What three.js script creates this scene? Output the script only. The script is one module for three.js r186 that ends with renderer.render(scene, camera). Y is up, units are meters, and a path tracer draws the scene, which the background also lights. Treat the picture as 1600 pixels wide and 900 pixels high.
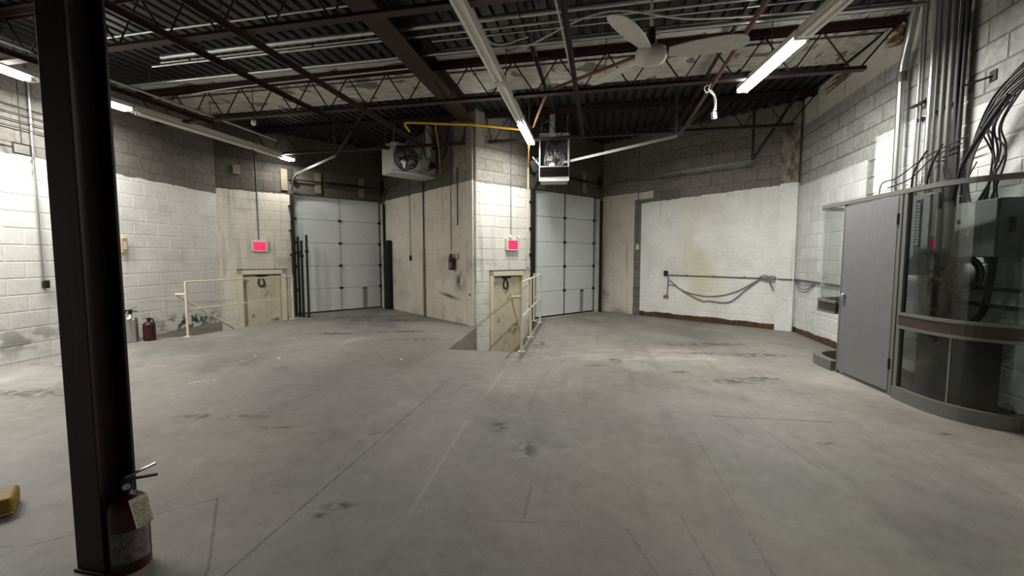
import * as THREE from 'three';
import { RoundedBoxGeometry } from 'three/addons/geometries/RoundedBoxGeometry.js';
import { mergeGeometries } from 'three/addons/utils/BufferGeometryUtils.js';
import { FontLoader } from 'three/addons/loaders/FontLoader.js';
import { TextGeometry } from 'three/addons/geometries/TextGeometry.js';
import { RectAreaLightUniformsLib } from 'three/addons/lights/RectAreaLightUniformsLib.js';

// ---------------------------------------------------------------- camera, light, exposure
const scene = new THREE.Scene();
scene.background = new THREE.Color(0x000000);
const renderer = new THREE.WebGLRenderer();
renderer.toneMapping = THREE.LinearToneMapping;
renderer.toneMappingExposure = 1.0;
renderer.shadowMap.enabled = true;
RectAreaLightUniformsLib.init();
const camera = new THREE.PerspectiveCamera(68.18, 16 / 9, 0.05, 60);
camera.position.set(0, 1.3, 0);
camera.rotation.set(-0.07205, 0, 0);
const TUBE_NITS = 182;          // fluorescent tubes: area light under each lit pair
const TUBE_GLOW = 26;          // what the eye sees of the lit tube
const LAMP_COLOR = new THREE.Color(1, 0.985, 0.94);

// ---------------------------------------------------------------- helpers
let seed = 7;
const rnd = () => { seed = (seed * 1664525 + 1013904223) >>> 0; return seed / 4294967296; };
const rr = (a, b) => a + (b - a) * rnd();
const V = (lat, h, fwd) => new THREE.Vector3(lat, h, -fwd);
const v3 = (x, y, z) => new THREE.Vector3(x, y, z);
const taken = new Map();
function numbered(n) { const k = taken.get(n) || 0; taken.set(n, k + 1); return k ? n + '_' + String(k).padStart(3, '0') : n; }
function sh(o) { o.traverse((m) => { if (m.isMesh) { m.castShadow = true; m.receiveShadow = true; } }); return o; }
function thing(name, label, category, pos, rotY = 0, group) {
  const g = new THREE.Group(); g.name = numbered(name); scene.add(g);
  if (pos) g.position.copy(pos); g.rotation.y = rotY;
  g.userData = { label, category }; if (group) g.userData.group = group;
  return g;
}
function struct(name, label, category, pos, rotY = 0) { const g = thing(name, label, category, pos, rotY); g.userData.kind = 'structure'; return g; }
function mesh(parent, name, geo, mat, label) {
  const m = new THREE.Mesh(Array.isArray(geo) ? merge(geo) : geo, mat); m.name = name; m.castShadow = m.receiveShadow = true;
  if (label) m.userData.label = label; parent.add(m); return m;
}
function merge(list) { return mergeGeometries(list.map((g) => { const c = g.index ? g.toNonIndexed() : g.clone(); for (const k of Object.keys(c.attributes)) if (!['position', 'normal', 'uv'].includes(k)) c.deleteAttribute(k); return c; })); }
function tf(g, x = 0, y = 0, z = 0, rx = 0, ry = 0, rz = 0) { return g.applyMatrix4(new THREE.Matrix4().compose(v3(x, y, z), new THREE.Quaternion().setFromEuler(new THREE.Euler(rx, ry, rz)), v3(1, 1, 1))); }
const box = (w, h, d, x, y, z, rx, ry, rz) => tf(new THREE.BoxGeometry(w, h, d), x, y, z, rx, ry, rz);
const rbox = (w, h, d, r, x, y, z, rx, ry, rz) => tf(new RoundedBoxGeometry(w, h, d, 2, Math.min(r, w / 2.01, h / 2.01, d / 2.01)), x, y, z, rx, ry, rz);
const cyl = (r0, r1, h, n, x, y, z, rx, ry, rz) => tf(new THREE.CylinderGeometry(r0, r1, h, n), x, y, z, rx, ry, rz);
function rod(p, q, r, n = 10) {
  const d = q.clone().sub(p), L = d.length(), g = new THREE.CylinderGeometry(r, r, L, n);
  g.applyQuaternion(new THREE.Quaternion().setFromUnitVectors(v3(0, 1, 0), d.normalize()));
  const c = p.clone().add(q).multiplyScalar(0.5); return g.translate(c.x, c.y, c.z);
}
function bar(p, q, w, t) {                                // flat bar from p to q, w tall, t thick
  const d = q.clone().sub(p), L = d.length(), g = new THREE.BoxGeometry(t, w, L);
  const m = new THREE.Matrix4().lookAt(q, p, Math.abs(d.y) / L > 0.95 ? v3(1, 0, 0) : v3(0, 1, 0)); m.setPosition(p.clone().add(q).multiplyScalar(0.5));
  return g.applyMatrix4(m);
}
const tube = (pts, r, n = 24, k = 7, closed = false) => new THREE.TubeGeometry(new THREE.CatmullRomCurve3(pts, closed, 'catmullrom', 0.5), n, r, k, closed);
function bent(pts, r, k = 10) {                            // pipe with tight elbows
  const path = new THREE.CurvePath();
  for (let i = 0; i < pts.length - 1; i++) {
    const a = pts[i], b = pts[i + 1], L = a.distanceTo(b), e = Math.min(0.09, L * 0.4);
    const p = i ? a.clone().lerp(b, e / L) : a, q = i < pts.length - 2 ? a.clone().lerp(b, 1 - e / L) : b;
    path.add(new THREE.LineCurve3(p, q));
    if (i < pts.length - 2) { const c = pts[i + 2], L2 = b.distanceTo(c), e2 = Math.min(0.09, L2 * 0.4); path.add(new THREE.QuadraticBezierCurve3(q, b, b.clone().lerp(c, e2 / L2))); }
  }
  const out = []; for (const c of path.curves) out.push(new THREE.TubeGeometry(c, c.isLineCurve3 ? 1 : 6, r, k, false));
  return merge(out);
}
const lathe = (pts, n = 20) => new THREE.LatheGeometry(pts.map(([x, y]) => new THREE.Vector2(x, y)), n);

// noise for textures
const LAT = new Float32Array(65536); { let s = 99; for (let i = 0; i < 65536; i++) { s = (s * 1664525 + 1013904223) >>> 0; LAT[i] = s / 4294967296; } }
function vn(x, y) {
  const xi = Math.floor(x), yi = Math.floor(y), fx = x - xi, fy = y - yi, u = fx * fx * (3 - 2 * fx), w = fy * fy * (3 - 2 * fy);
  const r0 = (yi & 255) << 8, r1 = ((yi + 1) & 255) << 8, c0 = xi & 255, c1 = (xi + 1) & 255;
  const a = LAT[r0 | c0], b = LAT[r0 | c1], c = LAT[r1 | c0], d = LAT[r1 | c1];
  return a + (b - a) * u + (c - a) * w + (a - b - c + d) * u * w;
}
const fbm = (x, y, o = 4) => { let s = 0, a = 0.5, t = 0; for (let i = 0; i < o; i++) { s += a * vn(x, y); t += a; x = x * 2.03 + 17.3; y = y * 2.03 + 5.7; a *= 0.5; } return s / t; };
const sm = (a, b, x) => { const t = Math.min(1, Math.max(0, (x - a) / (b - a))); return t * t * (3 - 2 * t); };
function tex(w, h, fn, srgb = true) {
  const d = new Uint8Array(w * h * 4);
  for (let j = 0; j < h; j++) for (let i = 0; i < w; i++) {
    const c = fn((i + 0.5) / w, (j + 0.5) / h), k = (j * w + i) * 4;
    d[k] = Math.max(0, Math.min(255, c[0])); d[k + 1] = Math.max(0, Math.min(255, c[1])); d[k + 2] = Math.max(0, Math.min(255, c[2])); d[k + 3] = 255;
  }
  const t = new THREE.DataTexture(d, w, h); t.magFilter = THREE.LinearFilter; t.minFilter = THREE.LinearMipmapLinearFilter; t.generateMipmaps = true;
  t.wrapS = t.wrapT = THREE.RepeatWrapping; if (srgb) t.colorSpace = THREE.SRGBColorSpace; t.needsUpdate = true; return t;
}
const mat = (o) => new THREE.MeshStandardMaterial(o);
const grain = tex(512, 512, (u, v) => { const n = fbm(u * 64, v * 64, 3) * 90 + fbm(u * 8, v * 8, 4) * 90 + 40; return [n, n, n]; }, false);
const speck = (lo, hi, tint, sx = 24, sy = 24) => tex(256, 256, (u, v) => { const n = lo + (hi - lo) * (0.6 * fbm(u * sx, v * sy, 4) + 0.4 * vn(u * 128, v * 128)); return [n * tint[0], n * tint[1], n * tint[2]]; });
const steelMap = speck(150, 215, [1, 1, 0.99]);
const maroonMap = speck(28, 58, [0.98, 0.46, 0.42]);
const M = {
  maroon: mat({ map: maroonMap, roughness: 0.55, metalness: 0.1 }),
  rust: mat({ map: speck(96, 150, [1, 0.7, 0.6]), roughness: 0.75 }),
  deck: mat({ map: speck(26, 52, [1, 1, 1], 10, 60), roughness: 0.42, metalness: 0.2 }),
  deckBoard: mat({ map: tex(1024, 256, (u, v) => { let n = 185 + 40 * (fbm(u * 30, v * 5, 4) - 0.5) + 70 * (fbm(u * 18 + 4, v * 42, 4) - 0.5); if (fbm(u * 11 + 40, v * 5 + 9, 3) > 0.68) n *= 0.6; return [n, n * 0.985, n * 0.93]; }), roughness: 0.7 }),
  galv: mat({ map: steelMap, roughness: 0.32, metalness: 0.85 }),
  conduit: mat({ color: 0xb9bab8, roughness: 0.3, metalness: 0.8 }),
  conduitDark: mat({ color: 0x6a6a68, roughness: 0.5, metalness: 0.5 }),
  flue: mat({ color: 0xd9dadb, roughness: 0.3, metalness: 0.55 }),
  track: mat({ color: 0x6a6c6b, roughness: 0.45, metalness: 0.7 }),
  trackDark: mat({ color: 0x2b2b2b, roughness: 0.6, metalness: 0.4 }),
  black: mat({ color: 0x0d0d0e, roughness: 0.6 }),
  matBlack: new THREE.MeshPhysicalMaterial({ color: 0x09090a, roughness: 0.95, specularIntensity: 0.15 }),
  rubber: mat({ color: 0x131313, roughness: 0.85 }),
  cable: mat({ color: 0x1b1b1d, roughness: 0.6 }),
  cableGrey: mat({ color: 0x77777a, roughness: 0.6 }),
  cableWhite: mat({ color: 0xcfccc0, roughness: 0.6 }),
  fixture: mat({ map: speck(205, 240, [1, 0.99, 0.94]), roughness: 0.5 }),
  tubeOff: mat({ color: 0xe9e8df, roughness: 0.25 }),
  tubeOn: mat({ color: 0xffffff, roughness: 0.4, emissive: LAMP_COLOR, emissiveIntensity: TUBE_GLOW }),
  fan: mat({ map: speck(196, 222, [1, 0.99, 0.94]), roughness: 0.55 }),
  heater: mat({ map: speck(165, 195, [1, 1, 0.96]), roughness: 0.5, metalness: 0.1 }),
  heaterDark: mat({ color: 0x202021, roughness: 0.5, metalness: 0.3 }),
  chrome: mat({ color: 0xc8c9ca, roughness: 0.15, metalness: 1 }),
  yellow: mat({ color: 0xd9a21b, roughness: 0.5 }),
  orangePipe: mat({ map: speck(120, 175, [1, 0.66, 0.36]), roughness: 0.6 }),
  doorWhite: mat({ map: speck(205, 228, [0.985, 1, 1.0]), roughness: 0.5 }),
  doorGreyStrip: mat({ color: 0x7d7f80, roughness: 0.5, metalness: 0.5 }),
  cream: mat({ map: speck(200, 228, [1, 0.97, 0.85]), roughness: 0.6 }),
  creamDoor: mat({ map: tex(256, 512, (u, v) => { let n = 200 + 26 * (fbm(u * 12, v * 24, 4) - 0.5) + 10 * (vn(u * 90, v * 180) - 0.5); const s = sm(0.62, 0.78, fbm(u * 5 + 3, v * 9 + 8, 4)); n *= 1 - 0.25 * s; return [n, n * 0.955, n * 0.82]; }), roughness: 0.65 }),
  railing: mat({ map: speck(205, 232, [1, 0.96, 0.84]), roughness: 0.55 }),
  partition: mat({ map: speck(116, 128, [1, 1, 1.01]), roughness: 0.45, metalness: 0.15 }),
  partitionFrame: mat({ map: speck(108, 126, [1, 1, 0.96]), roughness: 0.45, metalness: 0.3 }),
  band: mat({ color: 0x40302f, roughness: 0.5 }),
  panelGrey: mat({ map: speck(140, 158, [1, 1, 1.0]), roughness: 0.5, metalness: 0.1 }),
  panelDark: mat({ color: 0x3b3c3e, roughness: 0.5 }),
  plateLight: mat({ color: 0xb4b6b6, roughness: 0.45, metalness: 0.3 }),
  plateGrey: mat({ color: 0x8a8c8e, roughness: 0.5 }),
  glass: new THREE.MeshPhysicalMaterial({ color: 0xcdd1cf, roughness: 0.03, transmission: 1, thickness: 0, ior: 1.5, side: THREE.DoubleSide }),
  red: mat({ color: 0x8e1519, roughness: 0.35 }),
  redDark: mat({ color: 0x3a090c, roughness: 0.4 }),
  silver: mat({ color: 0xb9b8b4, roughness: 0.28, metalness: 0.85 }),
  label: mat({ map: tex(128, 128, (u, v) => { const ln = Math.sin(v * 70) > 0.1 && fbm(u * 30, Math.floor(v * 11) * 7, 2) > 0.45 && u > 0.1 && u < 0.9; const n = (ln ? 70 : 112) * (0.8 + 0.4 * fbm(u * 9, v * 9, 3)); return [n, n * 0.92, n * 0.92]; }), roughness: 0.7 }),
  tag: mat({ map: tex(128, 256, (u, v) => { const k = v * 14, ln = (k % 1) > 0.35 && (k % 1) < 0.8 && fbm(u * 26, Math.floor(k) * 3.7, 2) > 0.42 && u > 0.1 && u < 0.9 && v < 0.88; const n = ln ? 110 : 224; return [n, n * 0.97, n * 0.85]; }), roughness: 0.8 }),
  signBox: mat({ color: 0xd9d6cc, roughness: 0.5 }),
  signFace: mat({ color: 0x99103c, roughness: 0.4, emissive: new THREE.Color(1, 0.01, 0.075), emissiveIntensity: 0.85 }),
  signLetter: mat({ color: 0xc21a50, roughness: 0.4, emissive: new THREE.Color(1, 0.05, 0.16), emissiveIntensity: 1.3 }),
  wood: mat({ map: speck(100, 150, [1, 0.93, 0.78], 4, 40), roughness: 0.8 }),
  beige: mat({ color: 0xb39a70, roughness: 0.6 }),
  concrete: mat({ map: speck(120, 165, [1, 0.98, 0.93], 12, 12), roughness: 0.9 }),
  yellowSign: mat({ map: speck(120, 165, [1, 0.78, 0.22]), roughness: 0.6 }),
  paper: mat({ color: 0xe4e2da, roughness: 0.9 }),
};

// ---------------------------------------------------------------- plan of the place (metres: lateral, forward)
const P0 = [-5.87, 8.55], P1 = [-3.27, 10.98], P2 = [-0.66, 7.88], P3 = [2.17, 10.25], P4 = [4.94, 7.4], RE = [1.964, -5], LE = [-6.87, -5];
function frame(A, B) {
  const L = Math.hypot(B[0] - A[0], B[1] - A[1]), d = [(B[0] - A[0]) / L, (B[1] - A[1]) / L], n = [d[1], -d[0]];
  return { A, B, L, d, n, rot: Math.atan2(d[1], d[0]), to: (s, h, o = 0) => V(A[0] + d[0] * s + n[0] * o, h, A[1] + d[1] * s + n[1] * o), pos: V(A[0], 0, A[1]) };
}
const FL = frame(LE, P0), F1 = frame(P0, P1), F1r = frame(P1, P2), F2 = frame(P2, P3), F2r = frame(P3, P4), FR = frame(P4, RE), FB = frame(RE, LE);
const COURSE = 0.2075, BLOCK = 0.415, BASE = -5 * COURSE, TOP = 4.02;
const DOCK = { s0: 1.4, s1: 3.5, h: 13 * COURSE }, EXITD = { s0: 0.3, s1: 1.21, h0: BASE, h1: 5 * COURSE };

// ---------------------------------------------------------------- walls, block by block
// a block face with bevelled edges; uv in wall coordinates so that paint lines and stains run across blocks
function blockGeo(x0, x1, y0, y1, uvf, z = 0.007) {
  const b = 0.006, P = [], N = [], U = [], I = [];
  const quad = (a, c, d, e, n) => { const k = P.length / 3; for (const p of [a, c, d, e]) { P.push(...p); N.push(...n); U.push(...uvf(p[0], p[1])); } I.push(k, k + 1, k + 2, k, k + 2, k + 3); };
  const o = [[x0, y0, -0.004], [x1, y0, -0.004], [x1, y1, -0.004], [x0, y1, -0.004]], f = [[x0 + b, y0 + b, z], [x1 - b, y0 + b, z], [x1 - b, y1 - b, z], [x0 + b, y1 - b, z]];
  quad(f[0], f[1], f[2], f[3], [0, 0, 1]);
  const q = Math.SQRT1_2;
  quad(o[0], o[1], f[1], f[0], [0, -q, q]); quad(o[1], o[2], f[2], f[1], [q, 0, q]); quad(o[2], o[3], f[3], f[2], [0, q, q]); quad(o[3], o[0], f[0], f[3], [-q, 0, q]);
  const g = new THREE.BufferGeometry();
  g.setAttribute('position', new THREE.Float32BufferAttribute(P, 3)); g.setAttribute('normal', new THREE.Float32BufferAttribute(N, 3)); g.setAttribute('uv', new THREE.Float32BufferAttribute(U, 2)); g.setIndex(I);
  return g;
}
function wall(name, label, F, opts) {
  const { s0 = 0, s1 = F.L, holes = [], paint, tw = F.L, texW = 1024, top = TOP, blockTop = 3.9 } = opts;      // blocks between s0 and s1, texture over s0..s0+tw
  const g = struct(name, label, 'wall', F.pos, F.rot);
  const H = TOP - BASE, uvf = (x, y) => [(x - s0) / tw, (y - BASE) / H];
  const map = tex(texW, 1024, (u, v) => paint(s0 + u * tw, BASE + v * H));
  const bump = grain.clone(); bump.repeat.set(tw / 0.6, H / 0.6); bump.needsUpdate = true;
  const m = mat({ map, roughness: 0.82, bumpMap: bump, bumpScale: 0.0025 });
  const S = new THREE.Shape([[0, BASE], [F.L, BASE], [F.L, top], [0, top]].map(([x, y]) => new THREE.Vector2(x, y)));
  for (const h of holes) S.holes.push(new THREE.Path([[h.s0, Math.max(h.h0, BASE + 0.001)], [h.s0, h.h1], [h.s1, h.h1], [h.s1, Math.max(h.h0, BASE + 0.001)]].map(([x, y]) => new THREE.Vector2(x, y))));
  const core = new THREE.ExtrudeGeometry(S, { depth: 0.2, bevelEnabled: false }).translate(0, 0, -0.2);
  const cu = core.attributes.uv, cp = core.attributes.position; for (let i = 0; i < cu.count; i++) cu.setXY(i, ...uvf(cp.getX(i), cp.getY(i)));
  mesh(g, 'wall_core', core, m);
  const list = [], j = 0.005;
  for (let k = 0; BASE + k * COURSE < blockTop; k++) {
    const y0 = BASE + k * COURSE, y1 = Math.min(y0 + COURSE, blockTop); if (y0 < (opts.from ?? -0.01) && !(opts.deep && opts.deep(y0))) continue;
    for (let x = -(k % 2) * BLOCK / 2 + Math.floor(s0 / BLOCK) * BLOCK; x < s1; x += BLOCK) {
      let parts = [[Math.max(x, s0), Math.min(x + BLOCK, s1)]];
      for (const h of holes) if (y1 > h.h0 + 0.01 && y0 < h.h1 - 0.01) parts = parts.flatMap(([a, b]) => (b <= h.s0 || a >= h.s1 ? [[a, b]] : [[a, h.s0], [h.s1, b]])).filter(([a, b]) => b > a);
      if (opts.clip) parts = parts.map(([a, b]) => [Math.max(a, opts.clip(y0)[0]), Math.min(b, opts.clip(y0)[1])]);
      for (const [a, b] of parts) if (b - a > 0.04) list.push([a, b, y0, y1]);
    }
  }
  const near = opts.rank ? list.slice().sort((p, q) => opts.rank(p) - opts.rank(q)) : list, rest = [];
  near.forEach((b, i) => { const geo = blockGeo(b[0] + j, b[1] - j, b[2] + j, b[3] - j, uvf, opts.relief); if (i < 295) mesh(g, 'block', geo, m); else rest.push(geo); });
  if (rest.length) mesh(g, 'block_courses', rest, m).userData.kind = 'stuff';
  return g;
}
const mix = (a, b, t) => [a[0] + (b[0] - a[0]) * t, a[1] + (b[1] - a[1]) * t, a[2] + (b[2] - a[2]) * t];
const mul = (c, k) => [c[0] * k, c[1] * k, c[2] * k];
const WHITE = [224, 223, 217], CREAM = [212, 206, 191], BARE_SHADED = [84, 79, 71], BAREL = [150, 149, 145];  // first bare tone is darkened: upper-wall shade put into the block colour
function surface(c, s, h, dirt, o = 0) {                    // roller marks, dirt specks and drips on a coloured surface
  let k = 1 + 0.10 * (fbm(s * 3 + o, h * 3 + 7, 4) - 0.5) + 0.07 * (fbm(s * 40 + o, h * 40, 2) - 0.5);
  k -= dirt * 0.22 * sm(0.6, 0.8, fbm(s * 1.7 + o + 30, h * 2.4 + 11, 5));
  k -= dirt * 0.20 * sm(0.68, 0.8, fbm(s * 9 + o, h * 0.8 + 3, 3));
  if (vn(s * 22 + o * 3, h * 22) > 0.955) k -= 0.25 * dirt;
  return mul(c, k);
}
function bareBlock(c, s, h, o = 0) {
  const row = Math.floor((h - BASE) / COURSE), col = Math.floor((s + (row % 2) * BLOCK / 2) / BLOCK), t = LAT[(row * 131 + col * 17 + Math.floor(o * 7)) & 65535];
  let k = 0.94 + 0.11 * t + 0.26 * (fbm(s * 26 + o, h * 26, 3) - 0.5) + 0.16 * (fbm(s * 1.3 + o, h * 1.3, 3) - 0.5);
  const fy = (h - BASE) / COURSE - row, fx = (s + (row % 2) * BLOCK / 2) / BLOCK - col;
  if (Math.min(fy, 1 - fy) * COURSE < 0.0085 || Math.min(fx, 1 - fx) * BLOCK < 0.0085) k *= o === 8 ? 0.72 : 0.86;   // darker mortar
  return [c[0] * k, c[1] * k, c[2] * k * (0.98 + 0.03 * t)];
}
const edge = (s, o) => 0.03 * (fbm(s * 5 + o, 3, 3) - 0.5) + 0.012 * (vn(s * 30, o) - 0.5);
const blob = (s, h, cs, ch, rs, rh) => Math.exp(-(((s - cs) / rs) ** 2 + ((h - ch) / rh) ** 2));

wall('wall_left', 'long white painted block wall on the left behind the dark steel column', FL, {
  relief: 0.003, s0: FL.L - 5.2, tw: 5.2, texW: 1024, from: -0.01, deep: () => false, rank: (b) => -b[1] + Math.abs(b[2] - 1.5) * 0.2,
  paint: (s, h) => {
    const e = FL.L - s;                                  // distance from the corner by the exit door
    if (h > 2.56 + edge(s, 1)) return bareBlock([112, 108, 101], s, h, 2);
    let c = surface(WHITE, s, h, 0.2, 1);
    const grime = blob(e, h, 0.75, 0.12, 0.55, 0.14) * sm(0.42, 0.6, fbm(s * 9, h * 12, 4)); c = mul(c, 1 - 0.75 * grime);
    const g2 = blob(e, h, 3.4, 0.25, 0.7, 0.16) * sm(0.4, 0.6, fbm(s * 6, h * 9, 4)); c = mul(c, 1 - 0.3 * g2);
    return h < 0 ? mul(CREAM, 0.75) : c;
  },
});
function dockPaint(o, col, bare) {
  return (s, h) => {
    const lim = 2.67 + edge(s, o);
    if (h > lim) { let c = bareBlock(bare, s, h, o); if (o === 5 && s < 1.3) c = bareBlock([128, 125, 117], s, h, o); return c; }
    let c = surface(s < 1.35 && o === 5 ? mix(WHITE, col, 0.35) : col, s, h, 0.5, o);
    const run = sm(0.62, 0.74, fbm(s * 14 + o, h * 0.7, 3)) * sm(1.0, 1.6, h) * 0.06; c = mul(c, 1 - run);
    return c;
  };
}
const dockHoles = [{ s0: DOCK.s0, s1: DOCK.s1, h0: -0.002, h1: DOCK.h }, { s0: EXITD.s0, s1: EXITD.s1, h0: EXITD.h0, h1: EXITD.h1 }];
const pitDeep = (y0) => y0 < 0;
wall('wall_dock_left', 'cream block wall holding the left loading door and exit door', F1, { holes: dockHoles, relief: 0.004, paint: dockPaint(3, CREAM, BARE_SHADED), from: -0.01, deep: pitDeep, clip: (y0) => (y0 < -0.01 ? [0, 1.38] : [0, F1.L]) });
wall('wall_return_left', 'cream block return wall with a fire extinguisher beside the left loading door', F1r, {
  paint: (s, h) => {
    if (h > 2.72 + edge(s, 4)) return bareBlock(s > 3.3 ? [128, 124, 112] : BARE_SHADED, s, h, 4);
    let c = surface(mix(CREAM, [206, 197, 181], sm(0.2, 0.7, fbm(s * 0.8, h * 0.8, 2))), s, h, 0.4, 4);
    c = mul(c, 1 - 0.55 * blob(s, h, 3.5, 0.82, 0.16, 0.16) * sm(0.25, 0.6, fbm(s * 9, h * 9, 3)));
    c = mul(c, 1 - 0.6 * blob(s, h - 0.12 * (3.1 - s), 3.1, 0.52, 0.28, 0.03));
    c = mul(c, 1 - 0.12 * sm(3.78, 3.82, s) * sm(0.35, 0.65, fbm(s * 12, h * 2, 3)));
    return c;
  },
});
wall('wall_dock_right', 'white block wall holding the right loading door and exit door', F2, { holes: dockHoles, paint: dockPaint(5, [214, 210, 198], BARE_SHADED), from: -0.01, deep: pitDeep, clip: (y0) => (y0 < -0.01 ? [0, 1.36] : [0, F2.L]) });
wall('wall_return_right', 'block wall with a big white painted panel right of the loading doors', F2r, {
  paint: (s, h) => {
    const e = edge(s, 6), panelTop = 2.49 + (s - 1) * 0.03 + e, inPanel = s > 1.01 && h < panelTop;
    if (!inPanel) {
      const creamTop = s < 1.28 && h > 2.58 ? 2.73 + e : s < 0.84 ? 2.7 + e : -9;
      if (h > creamTop || (s > 0.84 && h < 2.58)) return bareBlock(h > 2.9 ? [124, 119, 110] : [116, 112, 105], s, h, 6);
      return surface(CREAM, s, h, 0.9, 6);
    }
    if (h < 0.075 + 0.05 * fbm(s * 4, 1, 4)) return mul([84, 58, 40], 0.7 + 0.6 * fbm(s * 20, h * 20, 3));
    let c = surface([232, 232, 228], s, h, 0.15, 6);
    const yl = blob(s, h, 2.35, 1.2, 0.42, 1.2) * sm(0.3, 0.7, fbm(s * 2.5, h * 1.6, 4)); c = mix(c, [206, 204, 172], 0.75 * yl);
    return c;
  },
});
wall('wall_right', 'grey and white block wall on the right behind the electrical enclosure', FR, {
  s0: 0, s1: 5.4, tw: 5.4, texW: 1024, blockTop: 3.5, rank: (b) => b[0] + (b[2] < 0.3 && b[0] > 2 ? 5 : 0),
  paint: (s, h) => {
    if (h > 3.5) return surface([205, 203, 194], s, h, 0.8, 8);
    const lim = s < 2.02 ? 2.52 : s < 2.17 ? -9 : s < 3.62 ? 2.76 : 2.62;
    if (h > lim + edge(s, 8) * 0.4) return bareBlock([158, 158, 155], s, h, 8);
    if (h < 0.07 + 0.05 * fbm(s * 4, 2, 4)) return mul([84, 58, 40], 0.7 + 0.6 * fbm(s * 20, h * 20, 3));
    let c = surface([222, 223, 221], s, h, 0.3, 8);
    const row = Math.floor((h - BASE) / COURSE), col = Math.floor((s + (row % 2) * BLOCK / 2) / BLOCK);
    return mul(c, 0.955 + 0.05 * LAT[(row * 57 + col * 301) & 65535]);
  },
});
wall('wall_behind', 'painted block wall closing the room behind the viewpoint', FB, { s0: 0, s1: 0.01, tw: FB.L, texW: 256, paint: (s, h) => (h > 2.6 ? bareBlock(BAREL, s, h, 9) : surface(WHITE, s, h, 0.6, 9)) });

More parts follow.
